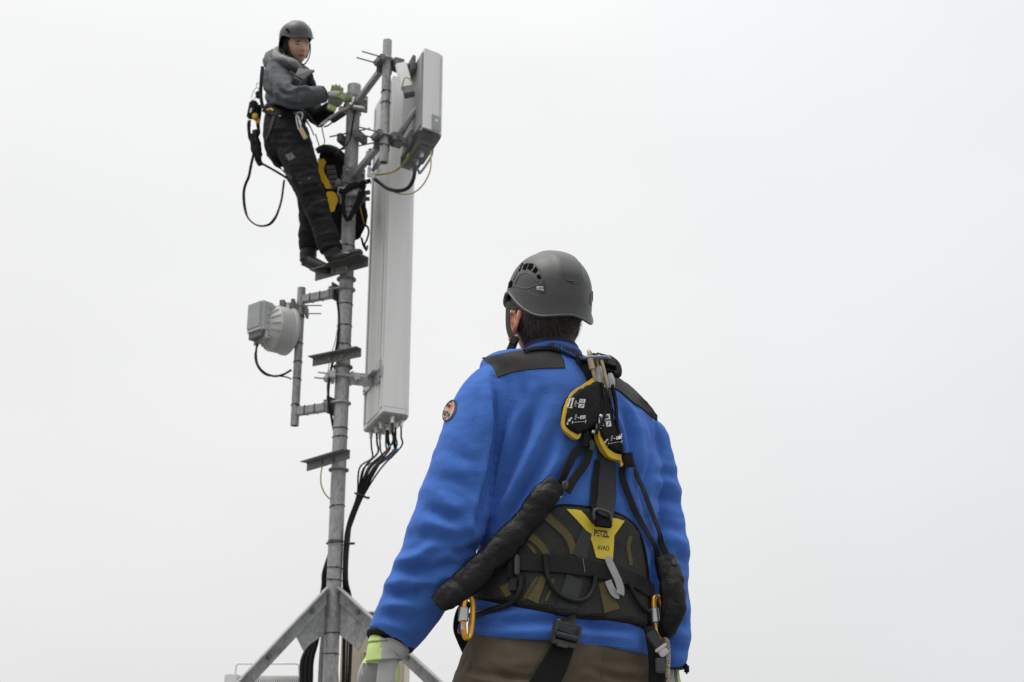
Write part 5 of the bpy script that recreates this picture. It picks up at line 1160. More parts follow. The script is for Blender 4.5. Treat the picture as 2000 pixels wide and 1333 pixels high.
# ================================================================== lanyards
def crumple(s, amp, sc, seed):
    c = np.array(s.v); n_ = fnoise(c, (sc,) * 3, seed, 3); m = fnoise(c, (sc,) * 3, seed + 7, 3); k = fnoise(c, (sc,) * 3, seed + 17, 3)
    s.v = [tuple(p + np.array((a, b_, d_)) * amp) for p, a, b_, d_ in zip(c, n_, m, k)]; return s
def creases(s, amp, sc, seed):
    c = np.array(s.v); n_ = vnormals(c, [tuple(f) for f in s.f if len(f) == 4]); r_ = fnoise(c, (sc, sc, sc * .6), seed, 2)
    s.v = [tuple(p) for p in c + n_ * (np.minimum(np.abs(r_) * 2.2, .7) * amp - amp * .4)[:, None]]; return s
def pouch(poly, rim, th, marks, seam):
    poly = [(x - 10 if poly[0][0] > 1160 else x - 6, y) for x, y in poly]; rim = [(x - 2, y) for x, y in rim]
    s, top, fc = patch(S_P, poly, t=.020, off=.034, grid=6, ret=True, round_=5, smooth=4)
    o = s.build('absorber_pouch', M['black_fab'], th, sharp=70); tb = Surf(BVHTree.FromPolygons(top, fc))
    if rim:
        q = [V((x, y, 0)) for x, y in rim]; c = cr_spline([q[-1]] + q + [q[0], q[1]], 3)[3:-3]; rim = [(a.x, a.y) for a in c[:-1]]
        r_ = patch(S_P, rim, t=.016, off=.028, grid=6, smooth=2); r_.build('yellow_edge', M['yellow_trim'], th, sharp=70)
    for f in marks: f(tb, o)
    for pa in seam: cord(tb, pa, 1.0, off=.0).build('seam', M['black_fab'], o)
    return o, tb
def marks_at(o, ex, ey):
    """pictogram column: ex along the reading direction, ey across; photo px"""
    def T(x, y): return (o[0] + ex[0] * x + ey[0] * y, o[1] + ex[1] * x + ey[1] * y)
    def f(tb, ob):
        s = MB()
        def rect(x0, y0, x1, y1): patch(tb, [T(x0, y0), T(x1, y0), T(x1, y1), T(x0, y1)], t=.0005, off=.0012, grid=9, mb_=s, smooth=0)
        def line(x0, y0, x1, y1, w=.05):
            d = math.hypot(x1 - x0, y1 - y0); nx_, ny_ = -(y1 - y0) / d * w, (x1 - x0) / d * w
            patch(tb, [T(x0 + nx_, y0 + ny_), T(x1 + nx_, y1 + ny_), T(x1 - nx_, y1 - ny_), T(x0 - nx_, y0 - ny_)], t=.0005, off=.0012, grid=9, mb_=s, smooth=0)
        # tall bar, stretched absorber between two hooks
        line(.0, .0, .95, .0); line(.0, -.09, .0, .09); line(.95, -.09, .95, .09); line(.05, -.22, .9, -.14); line(.0, -.3, .0, -.14, .03); rect(.62, -.24, .84, -.12)
        lettering(tb, 'L MAX', T(.15, .30) , (ex[0] * .6, ex[1] * .6), (ey[0] * -.14, ey[1] * -.14), off=.0012, grid=9, mb_=s, bold=.0, t=.0005)
        rect(.55, .45, .95, .82); rect(.05, .45, .45, .82); line(.48, .38, .53, .38, .07)
        s.build('print', M['white_print'], ob)
        s = MB(); patch(tb, [T(.62, .52), T(.88, .52), T(.88, .56), T(.62, .56)], t=.0005, off=.0018, mb_=s, smooth=0); patch(tb, [T(.62, .66), T(.88, .66), T(.88, .70), T(.62, .70)], t=.0005, off=.0018, mb_=s, smooth=0); patch(tb, [T(.12, .52), T(.38, .70), T(.36, .76), T(.10, .58)], t=.0005, off=.0018, mb_=s, smooth=0)
        s.build('print', M['black_print'], ob)
    return f
def marks2_at(o, ex, ey):
    def T(x, y): return (o[0] + ex[0] * x + ey[0] * y, o[1] + ex[1] * x + ey[1] * y)
    def f(tb, ob):
        s = MB()
        def rect(x0, y0, x1, y1): patch(tb, [T(x0, y0), T(x1, y0), T(x1, y1), T(x0, y1)], t=.0005, off=.0012, grid=9, mb_=s, smooth=0)
        rect(0, .0, .04, 1.0); rect(-.14, .0, .18, .04); rect(-.16, .96, .2, 1.0)
        rect(.34, .52, .72, .9); rect(.50, .33, .56, .45); rect(.47, .37, .59, .41)
        lettering(tb, 'H MIN', T(.30, .26), (ex[0] * .6, ex[1] * .6), (ey[0] * -.12, ey[1] * -.12), off=.0012, grid=9, mb_=s, bold=0, t=.0005)
        patch(tb, [T(a, b_) for a, b_ in ell(.52, -.12, .09, .09, 0, 8)], t=.0005, off=.0012, mb_=s, smooth=0)
        patch(tb, [T(a, b_) for a, b_ in ((.46, -.16), (.22, -.12), (-.02, -.34), (.10, -.36), (.22, -.22), (.30, -.34), (.42, -.30))], t=.0005, off=.0012, mb_=s, smooth=0)
        patch(tb, [T(a, b_) for a, b_ in ell(-.12, -.3, .08, .07, 0, 8)], t=.0005, off=.0012, mb_=s, smooth=0)
        s.build('print', M['white_print'], ob)
        s = MB()
        for yy in (.58, .68, .78): patch(tb, [T(.40, yy), T(.66, yy), T(.66, yy + .03), T(.40, yy + .03)], t=.0005, off=.0018, mb_=s, smooth=0)
        s.build('print', M['black_print'], ob)
    return f
lan = thing('lanyard', P(1135, 870, 3.42), 'black lanyard on the left of the back, its shorter pouch over a long crumpled sleeve', 'lanyard')
pl_ = [(1143, 754), (1158, 750), (1171, 756), (1176, 775), (1172, 800), (1166, 828), (1157, 842), (1142, 850), (1128, 860), (1112, 853), (1101, 840), (1099, 820), (1101, 797), (1109, 780), (1122, 766)]
rim = [(1148, 746), (1140, 752), (1120, 764), (1107, 779), (1099, 796), (1095, 815), (1095, 832), (1100, 848), (1110, 857), (1120, 863), (1126, 861), (1128, 848), (1118, 838), (1112, 820), (1112, 800), (1122, 782), (1145, 765)]
po, tb1 = pouch(pl_, rim, lan, [marks_at((1115, 797), (4, -19), (30, 2)), marks2_at((1117, 826), (3, -17), (27, -2))], [[(1160, 756), (1156, 790), (1150, 830)]])
rl = thing('lanyard', P(1215, 900, 3.44), 'black lanyard on the right of the back, its longer pouch over two thin straps', 'lanyard')
pl_ = [(1170, 766), (1180, 761), (1188, 765), (1198, 795), (1208, 830), (1219, 865), (1225, 885), (1218, 893), (1200, 893), (1185, 886), (1170, 870), (1160, 850), (1157, 825), (1160, 800)]
rim = [(1157, 835), (1154, 850), (1162, 876), (1176, 893), (1192, 902), (1206, 906), (1208, 914), (1214, 914), (1214, 896), (1198, 892), (1180, 880), (1168, 862)]
po2, tb2 = pouch(pl_, rim, rl, [marks_at((1172, 837), (-4, -27), (27, -3)), marks2_at((1187, 868), (3, -17), (28, -5))], [[(1187, 766), (1200, 810), (1216, 862)]])
# flap beside the right pouch
strap(S_P, [(1186, 763), (1194, 800), (1206, 845), (1216, 878), (1220, 896)], 7, t=.012, off=.030, smooth=5).build('pouch_flap', M['black_fab'], rl, sharp=28)
strap(S_P, [(1166, 762), (1167, 790), (1161, 820), (1153, 842), (1146, 856)], 7, t=.010, off=.034, smooth=5).build('pouch_flap', M['black_fab'], lan, sharp=28)
def smoothpoly(p, k=3):
    q = [V((x, y, 0)) for x, y in p]; c = cr_spline([q[-1]] + q + [q[0], q[1]], k); c = c[k:-k]; return [(a.x, a.y) for a in c[:-1]]
def stud(x, y, r, th, off=.04, mt='steel'):
    p, n_, _ = S_P.hit(x, y, off); s = MB(); s.tube([p - n_ * .003, p, p + n_ * .0025], [pxm(r, p), pxm(r, p), pxm(r * .6, p)], n=14, res=1); s.build('press_stud', M[mt], th)
stud(1152, 824, 4, lan, .042); stud(1159, 826, 3, lan, .046, 'steel_dark'); stud(1144, 851, 4, lan, .035); stud(1150, 852, 3, lan, .036, 'steel_dark'); stud(1214, 857, 3.5, rl, .034)
# thimbles under the carabiners
for (x, y, th) in ((1161, 745, lan), (1183, 756, rl)):
    p, n_, _ = S_P.hit(x, y, .030); s = MB(); s.tube([p + Z0 * .018, p, p - Z0 * .022], [.005, .012, .011], n=12, res=3, flat=.6); s.build('thimble', M['thimble'], th)
# left lanyard webbing, split loop and sleeve
strap(S_P, [(1138, 850), (1136, 866), (1140, 880)], (22, 24), t=.012, off=.018, smooth=2).build('strap', M['black_fab'], lan, sharp=28)
strap(S_P, [(1132, 876), (1116, 890), (1101, 915), (1084, 948)], 17, t=.004, off=.016, smooth=3).build('strap', M['web'], lan, sharp=28)
strap(S_P, [(1142, 868), (1146, 885), (1138, 905), (1120, 930), (1100, 965)], 18, t=.004, off=.014, smooth=3).build('strap', M['web'], lan, sharp=28)
strap(S_P, [(1142, 866), (1147, 876), (1142, 888)], 12, t=.006, off=.026, smooth=1).build('strap', M['web_grey'], lan, sharp=28)
ya = S_P.hit(1080, 955)[0].y - .028; yb = S_P.hit(985, 1062)[0].y - .034
sl = [(1088, 943, ya, 20), (1066, 968, ya, 25), (1030, 1015, (ya + yb) / 2, 25), (985, 1066, yb, 28), (948, 1102, yb - .004, 27), (910, 1138, yb - .008, 27), (882, 1160, yb - .01, 26), (866, 1172, yb - .01, 24), (853, 1182, yb - .01, 19)]
s = MB(); sp3 = [P(a, b_, c_) for a, b_, c_, _ in sl]; s.tube(sp3, [pxm(q[3], p_) for q, p_ in zip(sl, sp3)], n=40, res=12, flat=.62, up=(.6, 0, .8)); crumple(s, .003, 12, 3); creases(s, .006, 13, 5); creases(s, .003, 24, 9); s.build('webbing_sleeve', M['nylon'], lan, sharp=180)
stud(1079, 943, 9, lan, .044, 'buckle'); stud(1090, 990, 5, lan, .03, 'steel')
s = MB(); q = P(882, 1135, 3.42); s.tube([P(900, 1108, 3.44), P(880, 1125, 3.43), P(872, 1148, 3.43)], .0035, n=8, res=4); s.tube([P(912, 1100, 3.46), P(893, 1118, 3.45), P(884, 1135, 3.44)], .003, n=8, res=4); s.build('retaining_loop', M['steel_dark'], lan)
# right lanyard
strap(S_P, [(1222, 890), (1224, 905), (1226, 922)], (26, 24), t=.010, off=.020, smooth=2).build('strap', M['black_fab'], rl, sharp=28)
for yy in (): strap(S_P, [(1218, yy), (1230, yy + 1)], 1.5, t=.001, off=.0265, smooth=0).build('stitching', M['grey_loop'], rl)
strap(S_P, [(1217, 915), (1216, 935), (1226, 970), (1244, 1015), (1265, 1055), (1285, 1092), (1295, 1105)], 13, t=.003, off=.012, smooth=5).build('strap', M['web'], rl, sharp=28)
strap(S_P, [(1230, 915), (1236, 938), (1250, 965), (1262, 1000), (1276, 1040), (1292, 1068), (1304, 1095)], 13, t=.003, off=.018, smooth=5).build('strap', M['web'], rl, sharp=28)
RY = S_J.hit(1320, 1150)[0].y - .05
s = MB(); rp = [P(1297, 1090, RY), P(1306, 1115, RY - .01), P(1314, 1145, RY - .02), P(1318, 1175, RY - .02), P(1313, 1205, RY - .02), P(1302, 1232, RY - .01), P(1296, 1243, RY)]
s.tube(rp, [pxm(q, rp[0]) for q in (20, 23, 25, 24, 21, 18, 10)], n=40, res=12, flat=.6); crumple(s, .003, 12, 8); creases(s, .006, 13, 12); creases(s, .003, 24, 5); s.build('webbing_sleeve', M['nylon'], rl, sharp=180)
s = MB(); q = P(1317, 1098, RY - .02); s.tube([q, q - Y0 * .006], [.010, .008], n=14, res=1); s.build('press_stud', M['buckle'], rl)
# ================================================================== carabiners
def carabiner(name, label, c, u, v, hu, hv, r, mt, gate_mt, group=None, gate_side=1, taper=.12):
    th = thing(name, c, label, 'carabiner', group); s = ring(c, u, v, hu, hv, r, sq=2.8, taper=taper); s.build('frame', M[mt], th)
    s = MB(); gx = v * hv * gate_side; s.tube([c + gx - u * hu * .62, c + gx + u * hu * .62], r * .85, n=12, res=1); s.build('gate', M[gate_mt], th)
    s = MB(); s.tube([c + gx - u * hu * .25, c + gx - u * hu * .2, c + gx + u * hu * .42, c + gx + u * hu * .47], [r * 1.1, r * 1.8, r * 1.8, r * 1.1], n=16, res=1); s.build('gate_sleeve', M[gate_mt], th); return th
c = P(1158, 718, bp_.y - .045); u = (P(1148, 686, c.y) - P(1162, 748, c.y)).normalized(); u.y = -.05; v = V((-.30, -.95, 0)).normalized()
carabiner('carabiner', 'tan locking carabiner on the left side of the upper back ring', c, u.normalized(), v, pxm(33, c), .013, .0045, 'tan', 'tan')
c = P(1176, 728, bp_.y - .040); u = (P(1166, 692, c.y) - P(1184, 758, c.y)).normalized(); v = V((.35, -.93, 0)).normalized()
carabiner('carabiner', 'pale steel carabiner on the right side of the upper back ring', c, u, v, pxm(34, c), .013, .0045, 'tan', 'steel', gate_side=-1)
c = P(914, 1206, 3.40); v = V((-.35, -.94, 0)).normalized(); v = V((-.75, -.66, 0)).normalized()
carabiner('carabiner', 'gold carabiner with silver gate hanging at the left hip', c, V((.03, 0, 1)).normalized(), v, pxm(40, c), .014, .0068, 'gold', 'steel')
c = P(1287, 1208, RY + .0); v = V((-.8, -.6, 0)).normalized()
carabiner('carabiner', 'gold carabiner hanging at the right hip above the braided rope', c, V((-.08, 0, 1)).normalized(), v, pxm(42, c), .014, .0068, 'gold', 'steel')
s = MB(); rp = [P(1296, 1246, RY), P(1302, 1252, RY - .01), P(1305, 1275, RY), P(1304, 1305, RY), P(1302, 1340, RY), P(1300, 1420, RY + .05)]; s.tube(rp, .0062, n=14, res=12); tag(s.build('rope', M['rope'], origin=rp[-1]), 'cream and black braided rope hanging from the gold carabiner at the right hip', 'rope')
# ================================================================== person on the mast
M['jk'] = mat('blue_grey_work_jacket', (.050, .056, .062), (.062, .068, .074), rough=.85, scale=14, detail=6, bump=.5, bscale=60, sheen=.2, bdist=.004)
M['hood'] = mat('pale_grey_hood', (.21, .21, .205), (.26, .26, .25), rough=.9, scale=20, bump=.4, bscale=80, bdist=.003)
M['skin_face'] = mat('pale_skin', (.52, .31, .23), (.45, .24, .17), rough=.55, scale=30, detail=5, bump=.2, bscale=200)
M['lime_dark'] = mat('olive_green_glove', (.14, .18, .07), (.10, .13, .05), rough=.8, scale=30)
M['wt'] = mat('black_work_trousers', (.0045, .0047, .0047), (.009, .0095, .0095), rough=.8, scale=12, detail=6, bump=.6, bscale=50, bdist=.006, spec=.2)
M['bag_yellow'] = mat('yellow_bag_fabric', (.90, .56, .02), (.82, .49, .016), rough=.6, scale=16, bump=.3, bscale=60, bdist=.004)
M['bag_grey'] = mat('grey_padded_panel', (.085, .08, .085), (.10, .095, .10), rough=.7, scale=16)
YK = 8.34
k0 = P(640, 520, YK); wk = thing('person', k0, 'person standing high on the mast step in grey hooded jacket, black trousers and grey helmet', 'person')
hc2 = P(579, 91, 8.33); F2 = V((.56, -.76, -.33)).normalized(); H2 = frame(hc2, F2, V((-.20, -.12, 1)))
tor = [(572, 120, 8.38, 19), (558, 135, 8.38, 33), (552, 158, 8.38, 41), (555, 188, 8.38, 42), (560, 212, 8.38, 41), (561, 230, 8.38, 42), (561, 238, 8.38, 40)]
na = [(541, 140, 8.26, 25), (541, 162, 8.2, 27), (555, 183, 8.13, 25), (584, 191, 8.09, 22), (610, 188, 8.09, 19), (628, 185, 8.11, 17), (634, 184, 8.12, 14)]
fa = [(592, 150, 8.52, 20), (606, 190, 8.55, 18), (616, 228, 8.48, 17), (632, 222, 8.38, 15), (645, 212, 8.32, 13)]
jc2, jf2, je2 = remesh([ptube(tor, flat=.85, up=(0, 1, 0)), ptube(na), ptube(fa), ptube([(558, 140, 8.38, 34), (588, 152, 8.48, 24)])], .008, 3, .5)
n2 = vnormals(jc2, jf2)
if np.mean((n2 * (jc2 - jc2.mean(0))).sum(1)) < 0: n2 = -n2; jf2 = [tuple(reversed(f)) for f in jf2]
f2_ = [([(560, 175), (572, 165), (590, 168)], 4, -.012), ([(548, 195), (575, 205), (600, 204)], 4, -.014), ([(520, 150), (528, 180), (530, 205)], 5, -.014), ([(555, 150), (575, 158), (592, 165)], 4, .010), ([(570, 178), (595, 172), (610, 178)], 3.5, .010),
       ([(535, 175), (548, 190), (565, 200)], 4, .010), ([(515, 190), (530, 198), (545, 215)], 4, .009), ([(512, 175), (525, 185), (540, 200)], 3, -.009), ([(520, 130), (528, 150), (526, 175)], 4, .008), ([(545, 168), (552, 180), (572, 186)], 3.5, -.011),
       ([(595, 180), (600, 190), (598, 202)], 3, -.006), ([(585, 178), (588, 192), (585, 206)], 3, .006), ([(565, 130), (580, 142), (592, 158)], 4, -.008), ([(515, 215), (545, 210), (580, 218)], 4, -.010)]
jc2 = jc2 + n2 * (fold(jc2, n2, f2_) * 1.6 + fnoise(jc2, (9, 9, 12), 2, 3) * .008)[:, None]
jk = mkobj('jacket', jc2, jf2, [M['jk'], M['wt']], wk, sharp=180)
qx, qy = proj(np.array([jc2[list(f)].mean(0) for f in jf2])); yy = np.array([jc2[list(f)].mean(0)[1] for f in jf2])
jk.data.polygons.foreach_set('material_index', [1 if ((b_ > 203 and c_ > 8.2) or (a_ > 600 and c_ > 8.26)) else 0 for a_, b_, c_ in zip(qx, qy, yy)])
S_K = Surf(bvh_of(jc2, jf2))
s = MB(); hp_ = [P(538, 106, 8.50), P(527, 116, 8.40), P(529, 126, 8.28), P(548, 124, 8.20), P(568, 130, 8.20), P(586, 141, 8.24)]
s.tube(hp_, [pxm(q, hp_[0]) for q in (12, 14, 13, 11, 9, 6)], n=20, res=5, flat=.8); crumple(s, .010, 14, 2); crumple(s, .004, 40, 9); s.build('hood', M['jk'], jk, sharp=180)
s = MB(); hp_ = [P(552, 96, 8.46), P(541, 105, 8.38), P(545, 116, 8.26), P(562, 120, 8.20), P(577, 127, 8.19), P(588, 133, 8.22)]
s.tube(hp_, [pxm(q, hp_[0]) for q in (10, 11, 11, 9.5, 8, 5)], n=20, res=5, flat=.8); crumple(s, .009, 16, 4); crumple(s, .003, 45, 9); s.build('hood_lining', M['hood'], jk, sharp=180)
s = MB(); a = P(583, 133, 8.16); b_ = P(614, 137, 8.14); c_ = P(592, 155, 8.12); d_ = P(577, 147, 8.12); s.prism([a, b_, c_, d_], (0.0, .02, 0)); s.build('collar_flap', M['bag_grey'], jk)
s = MB(); q = P(634, 184, 8.12); s.tube([P(629, 185, 8.115), q], [pxm(17, q), pxm(16, q)], n=20, res=1); s.build('cuff', M['black_fab'], jk)
# trousers
nl = [(562, 258, 8.28, 38), (577, 292, 8.26, 36), (592, 335, 8.22, 31), (604, 368, 8.20, 27), (618, 405, 8.20, 25), (632, 445, 8.20, 24), (643, 478, 8.20, 24), (647, 491, 8.20, 23)]
fl = [(566, 275, 8.48, 32), (580, 325, 8.55, 28), (598, 375, 8.55, 24), (604, 425, 8.52, 20), (603, 465, 8.5, 20), (603, 489, 8.5, 20)]
tc2, tf2, te2 = remesh([ptube([(558, 226, 8.38, 38), (556, 245, 8.38, 41), (557, 270, 8.38, 43), (560, 292, 8.38, 40), (567, 308, 8.38, 34)]), ptube(nl), ptube(fl)], .008, 3, .5)
tn2 = vnormals(tc2, tf2)
if np.mean((tn2 * (tc2 - tc2.mean(0))).sum(1)) < 0: tn2 = -tn2; tf2 = [tuple(reversed(f)) for f in tf2]
f3_ = [([(525, 262), (550, 258), (590, 262)], 4, -.012), ([(522, 275), (550, 280), (585, 278)], 4, .010), ([(530, 300), (550, 320), (565, 345)], 5, -.014), ([(560, 300), (570, 330), (575, 350)], 5, .010), ([(580, 350), (600, 345), (620, 340)], 4, -.010), ([(585, 365), (605, 358), (625, 356)], 4, .010),
       ([(595, 385), (612, 378), (635, 380)], 4, -.010), ([(603, 405), (620, 398), (640, 402)], 4, .008), ([(608, 430), (625, 422), (650, 425)], 4, -.008), ([(616, 462), (640, 455), (662, 455)], 4, .008), ([(620, 478), (645, 470), (668, 472)], 4, -.010), ([(585, 440), (600, 448), (615, 440)], 3, -.008)]
tc2 = tc2 + tn2 * (fold(tc2, tn2, f3_) * .6 + fnoise(tc2, (8, 8, 10), 6, 3) * .011)[:, None]
tr2 = mkobj('trousers', tc2, tf2, M['wt'], wk, sharp=180); S_KT = Surf(bvh_of(tc2, tf2)); S_KA = Surf(bvh_of(jc2, jf2), bvh_of(tc2, tf2))
patchobj(S_KT, [(557, 303), (570, 298), (577, 308), (565, 315)], 'pocket_patch', 'bag_grey', tr2, t=.002, off=.002, grid=4)
for pa in ([(584, 359), (597, 353), (611, 346)], [(625, 392), (632, 389), (637, 392)]): strap(S_KT, pa, 1.4, t=.001, off=.004).build('reflective_piping', M['bag_grey'] if pa[0][0] > 600 else M['glove_dark'], tr2)
strap(S_KT, [(566, 300), (571, 340), (585, 375)], 1.0, t=.001, off=.002).build('seam', M['wt'], tr2)
# body
s = MB(); s.tube([hc2 - Z0 * .02, P(574, 118, 8.37), P(556, 145, 8.38), P(555, 190, 8.38), P(560, 230, 8.38), P(560, 262, 8.38)], [.06, .058, .08, .10, .10, .09], n=20, res=3)
hv2, hf2 = head_mesh(5); hv2 = hv2 * 1.02
parts = [([H2 @ V(p) for p in hv2], hf2), (s.v, s.f)]
for l in (na, fa, nl, fl): parts.append(ptube([(a, b_, c_, d_ * .5) for a, b_, c_, d_ in l], n=14))
def axm(loc, d, back): # hand matrix: fingers along d, back of the hand facing 'back'
    z = -V(d).normalized(); y = -V(back); y = (y - z * y.dot(z)).normalized(); x = y.cross(z); return Matrix(((x.x, y.x, z.x, loc.x), (x.y, y.y, z.y, loc.y), (x.z, y.z, z.z, loc.z), (0, 0, 0, 1)))
G1 = axm(P(640, 184, 8.12), V((.85, -.25, -.22)), V((-.1, -.75, .65))); G2 = axm(P(649, 208, 8.26), V((.25, -.1, .95)), V((.5, -.8, .2)))
for G, sd, cu in ((G1, 1, .35), (G2, -1, .2)):
    _, f__, o__ = glove_mesh(G, sd, cu, .84, voxel=.004, spread=.3); parts.append((o__, f__))
bc2, bf2, be2 = remesh(parts, .0045, 1, .35)
bd2 = mkobj('body', bc2, bf2, [M['skin_face'], M['lip'], M['brow'], M['eye'], M['iris']], wk, sharp=180)
inv = np.array(H2.inverted()); fc = np.array([bc2[list(f)].mean(0) for f in bf2]); L_ = (inv[:3, :3] @ fc.T).T + inv[:3, 3]; L_ = L_ / 1.02; ids = np.zeros(len(bf2), int)
frn = L_[:, 1] > .05; ax_ = np.abs(L_[:, 0])
ids[frn & (((L_[:, 0]) / .024) ** 2 + ((L_[:, 2] + .0665) / .010) ** 2 < 1)] = 1
ids[frn & (((ax_ - .031) / .018) ** 2 + ((L_[:, 2] - .020) / .0045) ** 2 < 1)] = 2
ids[frn & (((ax_ - .031) / .012) ** 2 + ((L_[:, 2] - .003) / .0040) ** 2 < 1)] = 3
ids[frn & (((ax_ - .031) / .0055) ** 2 + ((L_[:, 2] - .003) / .0055) ** 2 < 1)] = 4
bd2.data.polygons.foreach_set('material_index', ids.tolist())
# dark hood liner / hair round the face
hl = np.array(hv2); mask = (hl[:, 1] < .030 + .35 * np.clip(hl[:, 2] - .0, -.0, 1)) & (hl[:, 2] > -.075)
nrh = vnormals(hl, [tuple((*f, f[2])) for f in hf2]); nrh *= np.sign((nrh * hl).sum(1))[:, None]; shell = hl + nrh * (.009 + .003 * fnoise(hl, (50, 50, 50), 3, 2))[:, None]
kf = [f for f in hf2 if all(mask[i] for i in f)]; used = sorted({i for f in kf for i in f}); mpi = {i: k for k, i in enumerate(used)}
mkobj('hair', [H2 @ V(shell[i]) for i in used], [tuple(mpi[i] for i in f) for f in kf], M['black_fab'], wk, sharp=180)
HX2 = frame(hc2 + (H2.to_3x3() @ V((0, -.006, .052))), F2 + (H2.to_3x3() @ V((0, 0, .12))), V((-.20, -.12, 1)))
hv3, hf3 = helmet_mesh(HX2, A=.108, B=.130, H=.112); h3 = mkobj('helmet', hv3, hf3, M['helmet_lit'] if 'helmet_lit' in M else M['helmet'], wk, sharp=55); S_H3 = Surf(BVHTree.FromPolygons(hv3, hf3))
s = MB(); s.tube([hv3[43 * 128 + k] for k in range(0, 128, 2)], .0028, n=8, res=1, closed=True); s.build('rim', M['helmet'], h3)
for v in ([(558, 58), (562, 55), (564, 58), (560, 62)], [(561, 62), (565, 60), (567, 64), (563, 65)], [(552, 70), (556, 68), (556, 73), (552, 75)]): patchobj(S_H3, v, 'vent', 'helmet_dark', h3, t=.001, off=.001, grid=3)  # vent openings: their shade painted as flat dark patches
s = MB(); r3 = H2.to_3x3(); e1 = H2 @ V((.086, .030, .02)); e2 = H2 @ V((.070, .055, -.06)); e3 = H2 @ V((.022, .075, -.122)); e4 = H2 @ V((-.022, .075, -.122)); e5 = H2 @ V((-.072, .05, -.06)); e6 = H2 @ V((-.088, .03, .02))
s.tube([e1, e2, e3, e4, e5, e6], .006, n=8, res=4, flat=.5); s.build('chin_strap', M['web'], h3)
s = MB(); s.ball(e3, (.011, .009, .015)); s.build('chin_buckle', M['black_rubber'], h3)
def climber_glove(G, sd, cu):
    co, fs, o_ = glove_mesh(G, sd, cu, 1.0, voxel=.0042, spread=.3); g_ = mkobj('glove', [tuple(p) for p in o_], fs, [M['glove_dark'], M['lime'], M['lime_dark']], wk, sharp=180); ids = []
    for f in fs:
        c = co[list(f)].mean(0); ids.append(1 if (c[2] > -.004) else (2 if c[2] < -.07 else 0))
    g_.data.polygons.foreach_set('material_index', ids); return g_
climber_glove(G1, 1, .35); climber_glove(G2, -1, .2)
# boots
for pts, nm in (([(648, 484, 8.2, 17), (649, 496, 8.2, 17), (655, 506, 8.19, 13), (676, 502, 8.15, 12), (694, 496, 8.12, 10), (706, 493, 8.10, 7)], 1), ([(603, 486, 8.5, 16), (602, 500, 8.5, 17), (605, 511, 8.49, 14), (622, 519, 8.44, 12), (636, 524, 8.40, 10), (643, 526, 8.38, 7)], 2)):
    hx = pts[2]; bh = ptube([(hx[0] - 5, hx[1] - 16, hx[2], 12), (hx[0] - 8, hx[1] + 1, hx[2], 13)], n=18); v_, f_, _e = remesh([ptube(pts, n=18), bh], .006, 3); bo = mkobj('boot', v_, f_, M['boot'], wk, sharp=180); c = [P(a, b_ + d_ * .80, y_) for a, b_, y_, d_ in pts[2:]]
    s = MB(); s.ribbon([c[0] + (c[0] - c[1]).normalized() * .055] + c, [Z0] * 5, [pxm(q, c[0]) for q in (20, 25, 24, 24, 16)], .018); s.build('sole', M['sole'], bo)
    if nm == 1: s = MB(); q = P(676, 494, 8.07); s.box(q, AX, (.018, .006, .004), .002); s.build('lace_hook', M['zinc'], bo)
# harness worn on the mast
S2 = S_KA
strap(S2, [(518, 212), (540, 222), (570, 228), (598, 226)], 18, t=.012, off=.008, smooth=4).build('harness_belt', M['black_fab'], wk, sharp=28)
for pa in ([(521, 222), (529, 215), (538, 221)],): strap(S2, pa, 4.5, t=.003, off=.018, smooth=0).build('belt_chevron', M['yellow_trim'], wk)
strap(S2, [(536, 226), (531, 250), (520, 275)], 10, t=.004, off=.006, smooth=4).build('harness_strap', M['web'], wk, sharp=28)
strap(S2, [(590, 228), (606, 250), (612, 268)], 7, t=.004, off=.006, smooth=4).build('harness_strap', M['web'], wk, sharp=28)
strap(S2, [(522, 300), (545, 325), (575, 352)], 9, t=.004, off=.006, smooth=4).build('thigh_strap', M['web'], wk, sharp=28)
strap(S2, [(513, 130), (510, 160), (509, 190), (514, 212)], 7, t=.004, off=.006, smooth=4).build('shoulder_webbing', M['web'], wk, sharp=28)
strap(S2, [(545, 224), (549, 232)], 4, t=.004, off=.018).build('belt_buckle', M['steel'], wk)
q = P(583, 228, 8.14); th_ = carabiner('carabiner', 'silver carabiner with tan tool hanging from the belt of the person on the mast', P(583, 240, 8.13), V((.25, 0, -1)).normalized(), V((.7, -.7, 0)).normalized(), pxm(16, q), .014, .0045, 'conn', 'conn')
s = MB(); s.tube([P(578, 224, 8.14), P(586, 219, 8.12), P(591, 225, 8.12), P(589, 234, 8.13)], .005, n=8, res=4); s.build('hook', M['steel'], th_)
s = MB(); s.bar(P(586, 250, 8.12), P(598, 272, 8.12), pxm(9, q), .014, up=(0, -1, 0), bev=.004); s.build('tool_handle', M['tan'], th_)
# ---------------- lanyard gear on the back
lg2 = thing('lanyard', P(498, 240, 8.42), 'black lanyard pouches hanging behind the back of the person on the mast', 'lanyard')
def bx(px, py, Y, w_, h_, d_, mt, th, nm, rot=0, bev=.006):
    p = P(px, py, Y); u = V((math.cos(rot), 0, math.sin(rot))); v = V((-math.sin(rot), 0, math.cos(rot))); s = MB(); s.box(p, (u, Y0, v), (pxm(w_ / 2, p), d_ / 2, pxm(h_ / 2, p)), bev); return s.build(nm, M[mt], th)
c = P(498, 183, 8.42); s = ring(c, V((.3, 0, 1)).normalized(), V((1, -.2, 0)).normalized(), pxm(14, c), pxm(5, c), .0035); s.build('carabiner_ring', M['conn'], lg2)
s = ring(P(505, 167, 8.42), Z0, X0, pxm(6, c), pxm(4, c), .003); s.build('ring', M['steel'], lg2)
bx(504, 186, 8.42, 9, 14, .03, 'black_fab', lg2, 'knot', .2)
